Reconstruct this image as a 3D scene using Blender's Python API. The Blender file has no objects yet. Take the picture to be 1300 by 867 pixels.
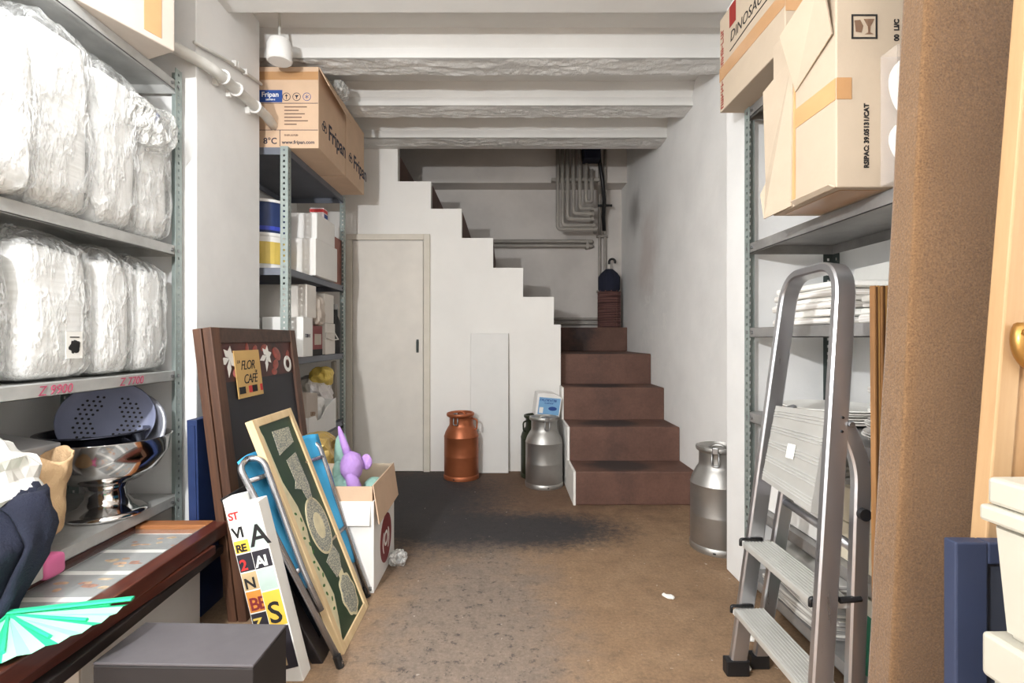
import bpy, bmesh, math, random
from mathutils import Vector, Matrix, Euler, noise
random.seed(7)
SC = bpy.context.scene
COL = SC.collection
PI = math.pi
def R(d): return math.radians(d)

# ------------------------------------------------------------------ camera
EYE = 0.96                      # lens height above the floor
F = 650.0                       # focal length in pixels (1300 wide)
cam_d = bpy.data.cameras.new('camera'); cam = bpy.data.objects.new('camera', cam_d); COL.objects.link(cam)
cam_d.sensor_width = 36; cam_d.lens = F/1300*36
cam_d.shift_x = 10/1300; cam_d.shift_y = -3.5/1300
cam_d.clip_start = 0.02
cam.location = (0, 0, EYE); cam.rotation_euler = (R(90), 0, 0)
SC.camera = cam
# ------------------------------------------------------------------ world, light, exposure
w = bpy.data.worlds.new('world'); SC.world = w; w.use_nodes = True
w.node_tree.nodes['Background'].inputs[0].default_value = (0.9, 0.95, 1, 1)
w.node_tree.nodes['Background'].inputs[1].default_value = 0.15
def lamp(name, kind, loc, energy, col, size=0.1, rot=None, size_y=None):
    d = bpy.data.lights.new(name, kind); d.energy = energy; d.color = col
    if kind == 'AREA':
        d.size = size
        if size_y: d.shape = 'RECTANGLE'; d.size_y = size_y
    else: d.shadow_soft_size = size
    o = bpy.data.objects.new(name, d); COL.objects.link(o); o.location = loc
    if rot: o.rotation_euler = rot
    return o
lamp('work_lamp', 'POINT', (-0.92, -0.25, 1.57), 138, (0.975, 0.99, 1), 0.035)
lamp('added_front_fill', 'AREA', (0.0, -0.9, 2.28), 17, (0.89, 0.945, 1), 1.6, (R(25), 0, 0), 1.2)  # unseen soft fill, added to brighten the room from behind the camera
lamp('aisle_bulb', 'POINT', (-0.93, 0.92, 2.14), 19, (0.94, 0.97, 1), 0.05)
vs = SC.view_settings
vs.view_transform = 'Standard'; vs.look = 'None'; vs.gamma = 1; vs.use_curve_mapping = False
vs.exposure = 0.33
try: SC.display_settings.display_device = 'sRGB'
except Exception: pass

# ------------------------------------------------------------------ helpers: materials
def lin(c):
    return tuple(((v/255)/12.92 if v/255 <= 0.04045 else ((v/255+0.055)/1.055)**2.4) for v in c)
MATS = {}
def nodes(name):
    m = bpy.data.materials.new(name); m.use_nodes = True
    nt = m.node_tree; b = nt.nodes['Principled BSDF']
    return m, nt, b
def N(nt, t, **kw):
    n = nt.nodes.new(t)
    for k, v in kw.items():
        if k in n.inputs.keys(): n.inputs[k].default_value = v
        else: setattr(n, k, v)
    return n
def coord(nt, scale=(1,1,1), rot=(0,0,0), kind='Object'):
    t = nt.nodes.new('ShaderNodeTexCoord'); mp = nt.nodes.new('ShaderNodeMapping')
    mp.inputs['Scale'].default_value = scale; mp.inputs['Rotation'].default_value = rot
    nt.links.new(t.outputs[kind], mp.inputs[0]); return mp.outputs[0]
def ramp(nt, fac, stops):
    r = nt.nodes.new('ShaderNodeValToRGB'); e = r.color_ramp.elements
    while len(e) < len(stops): e.new(0.5)
    for i, (p, c) in enumerate(stops):
        e[i].position = p; e[i].color = (*c, 1) if len(c) == 3 else c
    nt.links.new(fac, r.inputs[0]); return r.outputs[0]
def mix(nt, fac, a, b, mode='MIX'):
    n = nt.nodes.new('ShaderNodeMix'); n.data_type = 'RGBA'; n.blend_type = mode
    for s, v in ((n.inputs[0], fac), (n.inputs[6], a), (n.inputs[7], b)):
        if hasattr(v, 'links'): nt.links.new(v, s)
        elif isinstance(v, (int, float)): s.default_value = v
        else: s.default_value = (*v, 1)
    return n.outputs[2]
def math_n(nt, op, a, b=0.0):
    n = nt.nodes.new('ShaderNodeMath'); n.operation = op
    for s, v in ((n.inputs[0], a), (n.inputs[1], b)):
        if hasattr(v, 'links'): nt.links.new(v, s)
        else: s.default_value = v
    return n.outputs[0]
def nz(nt, vec, scale, detail=4, rough=0.55):
    n = nt.nodes.new('ShaderNodeTexNoise'); n.inputs['Scale'].default_value = scale
    n.inputs['Detail'].default_value = detail; n.inputs['Roughness'].default_value = rough
    nt.links.new(vec, n.inputs['Vector']); return n.outputs[0]
def bump(nt, b, h, strength, dist=0.01):
    n = nt.nodes.new('ShaderNodeBump'); n.inputs['Strength'].default_value = strength
    n.inputs['Distance'].default_value = dist
    nt.links.new(h, n.inputs['Height']); nt.links.new(n.outputs[0], b.inputs['Normal'])
def emask(nt, vec, cx, cy, rx, ry, nzout=None, amt=0.5, lo=0.5, hi=1.1):
    """1 inside an ellipse in the xy plane, 0 outside, with a noisy edge"""
    mp = nt.nodes.new('ShaderNodeMapping'); mp.vector_type = 'POINT'
    mp.inputs['Location'].default_value = (-cx/rx, -cy/ry, 0); mp.inputs['Scale'].default_value = (1/rx, 1/ry, 0)
    nt.links.new(vec, mp.inputs[0])
    l = nt.nodes.new('ShaderNodeVectorMath'); l.operation = 'LENGTH'; nt.links.new(mp.outputs[0], l.inputs[0])
    v = l.outputs['Value']
    if nzout is not None:
        v = math_n(nt, 'ADD', v, math_n(nt, 'MULTIPLY', math_n(nt, 'SUBTRACT', nzout, 0.5), amt*2))
    m = nt.nodes.new('ShaderNodeMapRange'); m.interpolation_type = 'SMOOTHSTEP'
    m.inputs['From Min'].default_value = lo; m.inputs['From Max'].default_value = hi
    m.inputs['To Min'].default_value = 1; m.inputs['To Max'].default_value = 0
    nt.links.new(v, m.inputs[0]); return m.outputs[0]
def M(name, col, rough=0.6, metal=0.0, var=0.08, scale=9, bmp=0.0, bscale=60, stretch=(1,1,1), alpha=1.0, spec=0.5, rvar=0.0, coat=0.0):
    """plain procedural material: colour with mottling, optional relief"""
    if name in MATS: return MATS[name]
    m, nt, b = nodes(name); c = lin(col)
    v = coord(nt, stretch)
    n = nz(nt, v, scale)
    lo = tuple(x*(1-var) for x in c); hi = tuple(min(1, x*(1+var)) for x in c)
    nt.links.new(ramp(nt, n, [(0.3, lo), (0.7, hi)]), b.inputs['Base Color'])
    b.inputs['Roughness'].default_value = rough; b.inputs['Metallic'].default_value = metal
    b.inputs['Specular IOR Level'].default_value = spec
    if rvar:
        mr = nt.nodes.new('ShaderNodeMapRange'); nt.links.new(n, mr.inputs[0])
        mr.inputs['To Min'].default_value = max(0, rough-rvar); mr.inputs['To Max'].default_value = min(1, rough+rvar)
        nt.links.new(mr.outputs[0], b.inputs['Roughness'])
    if bmp: bump(nt, b, nz(nt, v, bscale, 3), bmp)
    if alpha < 1: b.inputs['Alpha'].default_value = alpha
    if coat: b.inputs['Coat Weight'].default_value = coat
    MATS[name] = m; return m
def Mwood(name, c1, c2, axis='Z', scale=14, rough=0.55, coat=0.0):
    if name in MATS: return MATS[name]
    m, nt, b = nodes(name)
    st = {'X': (0.08,1,1), 'Y': (1,0.08,1), 'Z': (1,1,0.08)}[axis]
    v = coord(nt, st); n = nz(nt, v, scale*2.4, 6, 0.65)
    nt.links.new(ramp(nt, n, [(0.3, lin(c1)), (0.7, lin(c2))]), b.inputs['Base Color'])
    b.inputs['Roughness'].default_value = rough; b.inputs['Coat Weight'].default_value = coat
    bump(nt, b, n, 0.15, 0.002); MATS[name] = m; return m
def Malu(name, col=(205,205,210), rough=0.32, axis='Z', scale=60, dirt=0.12):
    if name in MATS: return MATS[name]
    m, nt, b = nodes(name)
    st = {'X': (0.03,1,1), 'Y': (1,0.03,1), 'Z': (1,1,0.03), 'N': (1,1,1)}[axis]
    n = nz(nt, coord(nt, st), scale, 5, 0.6); n2 = nz(nt, coord(nt), 7, 4)
    c = lin(col)
    base = mix(nt, n2, tuple(x*(1-dirt*1.6) for x in c), c)
    nt.links.new(base, b.inputs['Base Color']); b.inputs['Metallic'].default_value = 0.92
    mr = nt.nodes.new('ShaderNodeMapRange'); nt.links.new(n, mr.inputs[0])
    mr.inputs['To Min'].default_value = rough-0.1; mr.inputs['To Max'].default_value = rough+0.14
    nt.links.new(mr.outputs[0], b.inputs['Roughness'])
    bump(nt, b, n, 0.06, 0.002); MATS[name] = m; return m

def m_floor():
    m, nt, b = nodes('floor_concrete'); v = coord(nt)
    big = nz(nt, v, 1.6, 5); mid = nz(nt, v, 6, 6, 0.7); fine = nz(nt, v, 90, 3, 0.8); sp = nz(nt, v, 28, 5, 0.75)
    base = ramp(nt, mid, [(0.25, lin((126,100,76))), (0.55, lin((148,121,94))), (0.8, lin((160,134,108)))])
    base = mix(nt, math_n(nt, 'MULTIPLY', big, 0.5), base, lin((136,106,78)))
    # grey worn walking path
    path = emask(nt, v, -0.12, 1.55, 0.42, 1.35, mid, 0.55, 0.35, 1.15)
    base = mix(nt, math_n(nt, 'MULTIPLY', path, 0.7), base, lin((124,115,108)))
    # reddish brown paint towards the stairs
    rear = emask(nt, v, 0.1, 3.6, 1.3, 1.25, mid, 0.3, 0.45, 1.1)
    base = mix(nt, math_n(nt, 'MULTIPLY', rear, 0.7), base, lin((86,60,47)))
    # dark soot stains
    s1 = emask(nt, v, -0.6, 3.05, 0.68, 0.95, sp, 0.45, 0.45, 1.2)
    s2 = emask(nt, v, 0.12, 2.58, 0.52, 0.27, sp, 0.6, 0.5, 1.25)
    s3 = emask(nt, v, -0.3, 2.62, 0.55, 0.36, sp, 0.6, 0.45, 1.25)
    st = math_n(nt, 'MAXIMUM', s1, math_n(nt, 'MAXIMUM', s2, s3))
    base = mix(nt, math_n(nt, 'MULTIPLY', st, 0.95), base, lin((44,44,48)))
    spk = ramp(nt, sp, [(0.56, (0,0,0)), (0.63, (1,1,1))])
    pz = math_n(nt, 'MULTIPLY', path, spk)
    base = mix(nt, math_n(nt, 'MULTIPLY', pz, 0.75), base, lin((64,58,56)))
    grain = ramp(nt, fine, [(0.3, (0.68,0.68,0.68)), (0.7, (1.25,1.25,1.25))])
    base = mix(nt, 0.75, base, grain, 'MULTIPLY')
    sp2 = nz(nt, v, 17, 8, 0.85)
    base = mix(nt, 0.55, base, ramp(nt, sp2, [(0.35, (0.55,0.55,0.56)), (0.5, (1,1,1)), (0.7, (1.18,1.17,1.15))]), 'MULTIPLY')
    ws = ramp(nt, nz(nt, v, 46, 2, 0.5), [(0.735, (0,0,0)), (0.75, (1,1,1))])
    base = mix(nt, math_n(nt, 'MULTIPLY', ws, 0.55), base, lin((196,186,174)))
    nt.links.new(base, b.inputs['Base Color'])
    b.inputs['Roughness'].default_value = 0.78
    bump(nt, b, fine, 0.25, 0.003); return m
def m_plaster(name, col, rough=0.85, stain=0.10, bmp=0.12, bs=35, spots=None):
    m, nt, b = nodes(name); v = coord(nt)
    a = nz(nt, v, 2.2, 6, 0.6); c = lin(col)
    base = ramp(nt, a, [(0.3, tuple(x*(1-stain) for x in c)), (0.6, c)])
    f = nz(nt, v, bs, 4, 0.6)
    if spots: base = spots(nt, v, base, a, f)
    nt.links.new(base, b.inputs['Base Color']); b.inputs['Roughness'].default_value = rough
    b.inputs['Specular IOR Level'].default_value = 0.3
    bump(nt, b, f, bmp, 0.006); return m
def swz(nt, v, order):
    s = nt.nodes.new('ShaderNodeSeparateXYZ'); c = nt.nodes.new('ShaderNodeCombineXYZ'); nt.links.new(v, s.inputs[0])
    for i, o in enumerate(order): nt.links.new(s.outputs[o], c.inputs[i])
    return c.outputs[0]
def right_wall_spots(nt, v, base, a, f):
    yz = swz(nt, v, 'YZX')
    so = emask(nt, yz, 4.35, 2.02, 0.24, 0.22, a, 0.5, 0.1, 1.2)
    base = mix(nt, math_n(nt, 'MULTIPLY', so, 0.6), base, lin((105,98,92)))
    pk = emask(nt, yz, 4.0, 1.62, 0.28, 0.34, a, 0.9, 0.1, 1.3)
    base = mix(nt, math_n(nt, 'MULTIPLY', pk, 0.35), base, lin((196,168,154)))
    hi = nz(nt, v, 13, 5, 0.7)
    fl = emask(nt, yz, 3.85, 1.0, 0.5, 0.42, a, 0.6, 0.3, 1.2)
    fk = math_n(nt, 'MULTIPLY', fl, ramp(nt, hi, [(0.54, (0,0,0)), (0.58, (1,1,1))]))
    base = mix(nt, math_n(nt, 'MULTIPLY', fk, 0.9), base, lin((250,248,244)))
    return base
def flank_spots(nt, v, base, a, f):
    xz = swz(nt, v, 'XZY')
    g = emask(nt, xz, -0.1, -0.05, 2.5, 0.32, a, 0.4, 0.3, 1.1)
    return mix(nt, math_n(nt, 'MULTIPLY', g, 0.22), base, lin((190,176,160)))
def m_step():
    m, nt, b = nodes('stair_brown_paint'); v = coord(nt)
    a = nz(nt, v, 5, 6, 0.7); f = nz(nt, v, 60, 3, 0.7)
    base = ramp(nt, a, [(0.3, lin((88,61,51))), (0.7, lin((114,82,69)))])
    s = emask(nt, v, -0.06, 0.0, 0.24, 0.16, a, 0.35, 0.5, 1.05)
    base = mix(nt, math_n(nt, 'MULTIPLY', s, 0.85), base, lin((44,42,44)))
    base = mix(nt, 0.4, base, ramp(nt, f, [(0.3, (0.7,0.7,0.7)), (0.7, (1.2,1.2,1.2))]), 'MULTIPLY')
    nt.links.new(base, b.inputs['Base Color']); b.inputs['Roughness'].default_value = 0.7
    bump(nt, b, f, 0.2, 0.003); return m
def m_carpet():
    m, nt, b = nodes('brown_carpet'); v = coord(nt)
    f = nz(nt, v, 260, 3, 0.8); g = nz(nt, v, 5, 5, 0.6); k = nz(nt, v, 70, 4, 0.7)
    base = ramp(nt, f, [(0.3, lin((74,52,34))), (0.7, lin((156,120,84)))])
    base = mix(nt, 0.35, base, ramp(nt, g, [(0.3, lin((84,64,46))), (0.7, lin((124,98,74)))]))
    nt.links.new(base, b.inputs['Base Color']); b.inputs['Roughness'].default_value = 1
    b.inputs['Specular IOR Level'].default_value = 0.1
    b.inputs['Sheen Weight'].default_value = 0.25
    bump(nt, b, mix(nt, 0.5, f, k), 0.9, 0.004); return m
def m_plastic_wrap(name='clear_wrap', alpha=0.3, col=(240,240,236)):
    m, nt, b = nodes(name); v = coord(nt)
    n = nz(nt, coord(nt, (1,1,0.4)), 13, 4, 0.6)
    b.inputs['Base Color'].default_value = (*lin(col), 1); b.inputs['Roughness'].default_value = 0.16
    rd = math_n(nt, 'SUBTRACT', 1.0, math_n(nt, 'MULTIPLY', math_n(nt, 'ABSOLUTE', math_n(nt, 'SUBTRACT', n, 0.5)), 9.0))
    rd = math_n(nt, 'MAXIMUM', rd, 0.0)
    mr = nt.nodes.new('ShaderNodeMapRange'); nt.links.new(rd, mr.inputs[0])
    mr.inputs['To Min'].default_value = alpha*0.55; mr.inputs['To Max'].default_value = min(1, alpha*2.2)
    nt.links.new(mr.outputs[0], b.inputs['Alpha'])
    b.inputs['Coat Weight'].default_value = 0.8; b.inputs['Coat Roughness'].default_value = 0.06
    bump(nt, b, rd, 0.9, 0.012); return m
def m_stack(name, c1, c2, freq=160, axis='Z', rough=0.8):
    """edges of many thin sheets"""
    m, nt, b = nodes(name)
    st = {'X': (1,0.02,0.02), 'Y': (0.02,1,0.02), 'Z': (0.02,0.02,1)}[axis]
    n = nz(nt, coord(nt, st), freq, 2, 0.5)
    nt.links.new(ramp(nt, n, [(0.35, lin(c1)), (0.6, lin(c2))]), b.inputs['Base Color'])
    b.inputs['Roughness'].default_value = rough; bump(nt, b, n, 0.35, 0.004); return m

# ------------------------------------------------------------------ helpers: geometry
class G:
    def __init__(s): s.bm = bmesh.new()
    def _merge(s, b2, mt=None):
        if mt is not None: bmesh.ops.transform(b2, matrix=mt, verts=b2.verts)
        me = bpy.data.meshes.new('t'); b2.to_mesh(me); b2.free(); s.bm.from_mesh(me); bpy.data.meshes.remove(me)
        return s
    def box(s, x0, x1, y0, y1, z0, z1, bev=0.0, seg=2, mt=None):
        b2 = bmesh.new(); bmesh.ops.create_cube(b2, size=1)
        bmesh.ops.scale(b2, vec=(x1-x0, y1-y0, z1-z0), verts=b2.verts)
        bmesh.ops.translate(b2, vec=((x0+x1)/2, (y0+y1)/2, (z0+z1)/2), verts=b2.verts)
        if bev: bmesh.ops.bevel(b2, geom=b2.edges[:], offset=bev, segments=seg, affect='EDGES', profile=0.5)
        return s._merge(b2, mt)
    def cyl(s, p0, p1, r0, r1=None, seg=16, caps=True):
        p0, p1 = Vector(p0), Vector(p1); d = p1-p0
        if r1 is None: r1 = r0
        b2 = bmesh.new(); bmesh.ops.create_cone(b2, cap_ends=caps, segments=seg, radius1=r0, radius2=r1, depth=d.length)
        mt = Matrix.Translation((p0+p1)/2) @ d.to_track_quat('Z', 'Y').to_matrix().to_4x4()
        return s._merge(b2, mt)
    def lathe(s, prof, seg=32, center=(0,0,0), mt=None):
        b2 = bmesh.new(); rings = []
        for r, z in prof:
            if r < 1e-6: rings.append([b2.verts.new((0,0,z))])
            else: rings.append([b2.verts.new((r*math.cos(2*PI*k/seg), r*math.sin(2*PI*k/seg), z)) for k in range(seg)])
        for a, b in zip(rings, rings[1:]):
            for k in range(seg):
                k2 = (k+1) % seg
                if len(a) == 1 and len(b) == 1: continue
                if len(a) == 1: b2.faces.new((a[0], b[k], b[k2]))
                elif len(b) == 1: b2.faces.new((a[k], a[k2], b[0]))
                else: b2.faces.new((a[k], a[k2], b[k2], b[k]))
        bmesh.ops.recalc_face_normals(b2, faces=b2.faces)
        T = Matrix.Translation(center)
        return s._merge(b2, T @ mt if mt is not None else T)
    def tube(s, pts, r, seg=10, closed=False, caps=True, flat=None):
        pts = [Vector(p) for p in pts]; n = len(pts); rings = []
        up = Vector((0,0,1)); prev = None
        for i, p in enumerate(pts):
            a = pts[(i-1) % n] if (closed or i) else p; b = pts[(i+1) % n] if (closed or i < n-1) else p
            t = (b-a).normalized()
            if prev is None:
                nn = t.cross(up)
                if nn.length < 1e-3: nn = t.cross(Vector((1,0,0)))
            else: nn = prev - t*prev.dot(t)
            nn.normalize(); prev = nn; bb = t.cross(nn)
            rr = r[i] if isinstance(r, (list, tuple)) else r
            rings.append([s.bm.verts.new(p + (nn*math.cos(2*PI*k/seg) + bb*math.sin(2*PI*k/seg))*rr) for k in range(seg)])
        rng = range(n if closed else n-1)
        for i in rng:
            A, B = rings[i], rings[(i+1) % n]
            for k in range(seg):
                s.bm.faces.new((A[k], A[(k+1) % seg], B[(k+1) % seg], B[k]))
        if caps and not closed:
            s.bm.faces.new(rings[0][::-1]); s.bm.faces.new(rings[-1])
        return s
    def sweep(s, pts, n, wn, wb, bev=0.003):
        """rectangular bar along pts; wn wide along n, wb wide in the plane"""
        pts = [Vector(p) for p in pts]; n = Vector(n).normalized(); rings = []
        for i, p in enumerate(pts):
            a = pts[max(0, i-1)]; b = pts[min(len(pts)-1, i+1)]
            t = (b-a).normalized(); bb = t.cross(n).normalized()
            h, k, c = wn/2, wb/2, bev
            pr = [(-h+c,-k),(h-c,-k),(h,-k+c),(h,k-c),(h-c,k),(-h+c,k),(-h,k-c),(-h,-k+c)]
            rings.append([s.bm.verts.new(p + n*u + bb*v) for u, v in pr])
        for A, B in zip(rings, rings[1:]):
            for k in range(8): s.bm.faces.new((A[k], A[(k+1) % 8], B[(k+1) % 8], B[k]))
        s.bm.faces.new(rings[0][::-1]); s.bm.faces.new(rings[-1]); return s
    def prism(s, poly, axis, a, b):
        """extrude a 2D outline along an axis; poly is in the other two axes in xyz order"""
        def mk(u, v, t): return {'X': (t,u,v), 'Y': (u,t,v), 'Z': (u,v,t)}[axis]
        A = [s.bm.verts.new(mk(u, v, a)) for u, v in poly]; B = [s.bm.verts.new(mk(u, v, b)) for u, v in poly]
        f = [s.bm.faces.new(A), s.bm.faces.new(B)]
        for i in range(len(poly)):
            j = (i+1) % len(poly); f.append(s.bm.faces.new((A[i], A[j], B[j], B[i])))
        bmesh.ops.recalc_face_normals(s.bm, faces=f); return s
    def poly(s, pts):
        s.bm.faces.new([s.bm.verts.new(p) for p in pts]); return s
    def grid(s, fn, nu, nv, closed_u=False):
        vs_ = [[s.bm.verts.new(fn(i/(nu if closed_u else nu-1), j/(nv-1))) for j in range(nv)] for i in range(nu)]
        for i in range(nu if closed_u else nu-1):
            for j in range(nv-1):
                i2 = (i+1) % nu
                s.bm.faces.new((vs_[i][j], vs_[i2][j], vs_[i2][j+1], vs_[i][j+1]))
        return s
    def blob(s, c, rad, amp=0.0, freq=5, seed=0, sub=3, mt=None, ridged=False):
        b2 = bmesh.new(); bmesh.ops.create_icosphere(b2, subdivisions=sub, radius=1)
        for v in b2.verts:
            d = v.co.normalized(); q = d*freq + Vector((seed*7.3, seed*3.1, seed))
            k = noise.noise(q) + 0.5*noise.noise(q*2.1)
            if ridged: k = 0.6 - 1.6*abs(k)
            v.co = Vector((d.x*rad[0], d.y*rad[1], d.z*rad[2]))*(1+amp*k)
        T = Matrix.Translation(c)
        return s._merge(b2, T @ mt if mt is not None else T)
    def rbox(s, x0, x1, y0, y1, z0, z1, amp, freq, seed=0, n=10, rnd=5.0, ridged=False):
        """soft, rumpled box (superellipsoid-like)"""
        b2 = bmesh.new(); bmesh.ops.create_cube(b2, size=2)
        bmesh.ops.subdivide_edges(b2, edges=b2.edges[:], cuts=n, use_grid_fill=True)
        cx, cy, cz = (x0+x1)/2, (y0+y1)/2, (z0+z1)/2; hx, hy, hz = (x1-x0)/2, (y1-y0)/2, (z1-z0)/2
        for v in b2.verts:
            p = v.co; l = (abs(p.x)**rnd + abs(p.y)**rnd + abs(p.z)**rnd)**(1/rnd); p = p/l
            q = Vector((p.x*hx, p.y*hy, p.z*hz)); e = (q+Vector((cx, cy, cz)))*freq + Vector((seed*5.1, seed*2.7, 0))
            k = noise.noise(e) + 0.5*noise.noise(e*2.3)
            if ridged: k = 0.35-1.1*abs(k)
            nrm = Vector((p.x**3/hx, p.y**3/hy, p.z**3/hz)); nrm.normalize()
            v.co = q + nrm*k*amp + Vector((cx, cy, cz))
        return s._merge(b2)
    def obj(s, name, mat, parent=None, smooth=False, loc=None, rot=None, auto=None):
        me = bpy.data.meshes.new(name); bmesh.ops.recalc_face_normals(s.bm, faces=s.bm.faces)
        s.bm.to_mesh(me); s.bm.free(); me.materials.append(mat)
        if smooth:
            for p in me.polygons: p.use_smooth = True
        if auto is not None:
            for p in me.polygons: p.use_smooth = True
            me.set_sharp_from_angle(angle=R(auto))
        o = bpy.data.objects.new(name, me); COL.objects.link(o)
        if parent: o.parent = parent
        if loc: o.location = loc
        if rot: o.rotation_euler = rot
        return o
def tag(o, label=None, cat=None, group=None, kind=None):
    if label: o['label'] = label
    if cat: o['category'] = cat
    if group: o['group'] = group
    if kind: o['kind'] = kind
    return o
def thing(name, label, cat, loc=(0,0,0), rot=(0,0,0), group=None, kind=None):
    o = bpy.data.objects.new(name, None); COL.objects.link(o); o.empty_display_size = 0.05
    o.location = loc; o.rotation_euler = rot
    return tag(o, label, cat, group, kind)
def frame_matrix(o, origin, ex, ez):
    """orient an object: local x along ex, local z along ez (made orthogonal)"""
    ex = Vector(ex).normalized(); ez = Vector(ez); ez = (ez - ex*ez.dot(ex)).normalized(); ey = ez.cross(ex)
    m = Matrix((ex, ey, ez)).transposed().to_4x4(); m.translation = Vector(origin)
    o.matrix_world = m; o.location = m.translation; o.rotation_euler = m.to_euler(); return o
def text(s, size, mat, parent, loc, rot, name='lettering', shear=0, ext=0.0004, align='LEFT', space=1.0, label=None, bold=0.0):
    c = bpy.data.curves.new('txt', 'FONT'); c.body = s; c.size = size; c.extrude = ext; c.shear = shear
    c.align_x = align; c.space_character = space; c.offset = bold; c.resolution_u = 3
    o = bpy.data.objects.new('txt', c); COL.objects.link(o)
    dg = bpy.context.evaluated_depsgraph_get()
    me = bpy.data.meshes.new_from_object(o.evaluated_get(dg)); bpy.data.objects.remove(o); bpy.data.curves.remove(c)
    me.materials.clear(); me.materials.append(mat)
    t = bpy.data.objects.new(name, me); COL.objects.link(t); t.parent = parent; t.location = loc; t.rotation_euler = rot
    if label: t['label'] = label
    return t
def scrib(n, size, mat, parent, loc, rot, seed=0, name='faint_print', wide=0.62):
    """a row of print too blurred to read: letter-sized strokes in the text plane"""
    rg = random.Random(seed+n); g = G(); x = 0
    for k in range(n):
        w_ = size*wide*rg.uniform(0.7, 1.1); t = size*0.16
        g.box(x, x+t, 0, size*0.72, 0, 0.0006)
        q = rg.choice((0, 0.28, 0.56)); g.box(x+t, x+w_*0.8, size*q, size*q+t, 0, 0.0006)
        if rg.random() < 0.6: g.box(x+w_*0.8-t, x+w_*0.8, size*q if q < 0.5 else 0, size*0.72 if q < 0.5 else size*q, 0, 0.0006)
        x += w_
    return g.obj(name, mat, parent, loc=loc, rot=rot)
CAMF = (R(90), 0, 0)            # lettering on a face towards the camera
RIGF = (R(90), 0, R(90))        # on a face towards +x
LEFF = (R(90), 0, R(-90))       # on a face towards -x
def px(x, y, Y):
    """point at depth Y seen at pixel (x, y)"""
    return Vector(((x-640)/F*Y, Y, EYE-(y-430)/F*Y))
def arc(p0, corner, p1, n=6, r=None):
    """polyline p0 - rounded corner - p1"""
    p0, c, p1 = Vector(p0), Vector(corner), Vector(p1)
    a = c + (p0-c).normalized()*r; b = c + (p1-c).normalized()*r
    out = [p0]
    for i in range(n+1):
        t = i/n; out.append(a*(1-t)**2 + c*2*t*(1-t) + b*t*t)
    out.append(p1); return out
def roundpath(pts, r, n=6):
    pts = [Vector(p) for p in pts]; out = [pts[0]]
    for i in range(1, len(pts)-1):
        c = pts[i]; a = c + (pts[i-1]-c).normalized()*r; b = c + (pts[i+1]-c).normalized()*r
        for k in range(n+1):
            t = k/n; out.append(a*(1-t)**2 + c*2*t*(1-t) + b*t*t)
    out.append(pts[-1]); return out

# ------------------------------------------------------------------ materials
mFLOOR = m_floor(); mSTEP = m_step(); mCARPET = m_carpet()
mWALL = m_plaster('white_plaster', (240,239,237)); mWALLR = m_plaster('right_wall_plaster', (246,244,241), spots=right_wall_spots, bmp=0.3, bs=18)
mFLANK = m_plaster('stair_wall_plaster', (240,237,232), spots=flank_spots, stain=0.05)
mCEIL = m_plaster('ceiling_plaster', (226,224,220), stain=0.06); mROUGH = m_plaster('rough_beam_plaster', (222,220,216), bmp=0.9, bs=45)
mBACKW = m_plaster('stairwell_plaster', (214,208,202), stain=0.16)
mDOOR = M('door_paint', (222,215,205), 0.55, var=0.04); mTRIM = M('trim_paint', (214,206,192), 0.6, var=0.06)
mGREYPIPE = M('grey_painted_pipe', (158,152,144), 0.5, var=0.08); mWHITEPIPE = M('white_pipe', (214,212,206), 0.45)
mGALV = M('galvanised_shelf', (192,192,189), 0.45, metal=0.35, var=0.14, scale=12)
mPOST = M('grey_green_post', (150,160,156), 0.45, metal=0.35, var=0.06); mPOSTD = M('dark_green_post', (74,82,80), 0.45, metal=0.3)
mSHELFB = M('blue_grey_shelf', (112,116,126), 0.5, metal=0.3, var=0.08)
mSHELFD = M('dark_grey_shelf', (150,148,146), 0.5, metal=0.4, var=0.2)
mBOLT = M('zinc_bolt', (150,150,150), 0.35, metal=0.9); mBLACK = M('black_plastic', (24,24,26), 0.45)
mALU = Malu('aluminium', (198,198,202), 0.3, 'Z', 60, 0.1); mALUN = Malu('dull_aluminium', (196,194,190), 0.42, 'N', 30, 0.25)
mTREAD = M('ribbed_aluminium', (206,205,200), 0.5, metal=0.55, var=0.05)
mSTEEL = M('polished_steel', (215,212,210), 0.1, metal=1.0, var=0.04); mSTEELD = M('dark_steel', (70,72,84), 0.25, metal=0.9)
mCOPPER = M('orange_copper', (166,96,62), 0.42, metal=0.55, var=0.18, scale=5, rvar=0.15)
mBRASS = M('brass', (176,132,72), 0.35, metal=0.8); mGREENCAN = M('dark_green_can', (52,58,40), 0.4, metal=0.4, var=0.5, scale=4)
mCARD = M('tan_cardboard', (208,178,150), 0.85, var=0.05, bmp=0.08, bscale=90)
mCARDL = M('pale_cardboard', (190,173,152), 0.85, var=0.04, bmp=0.06)
mCARDG = M('greyish_cardboard', (190,178,166), 0.85, var=0.05)
mCARDD = M('brown_cardboard', (150,118,92), 0.88, var=0.08)
mTAPE = M('brown_tape', (190,146,102), 0.3, var=0.05, coat=0.3); mTAPEO = M('amber_tape', (206,162,112), 0.3, var=0.05, coat=0.3)
mINK = M('dark_ink', (44,46,66), 0.8, var=0.0); mINKR = M('red_ink', (146,40,34), 0.8, var=0.1); mINKB = M('blue_ink', (38,72,140), 0.7, var=0.02)
mINKK = M('black_ink', (30,28,28), 0.8, var=0.0); mPINKINK = M('pink_marker', (190,84,112), 0.7, var=0.3, scale=80)
mWHITE = M('white_card', (234,232,228), 0.7, var=0.03); mWHITED = M('off_white_card', (220,214,206), 0.75, var=0.05)
mPAPER = M('white_paper', (240,238,232), 0.85, var=0.04); mPAPERS = m_stack('paper_edges', (205,198,190), (244,242,238), 170)
mFOAM = m_stack('foam_tray_edges', (236,236,233), (250,250,248), 120)
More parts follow.
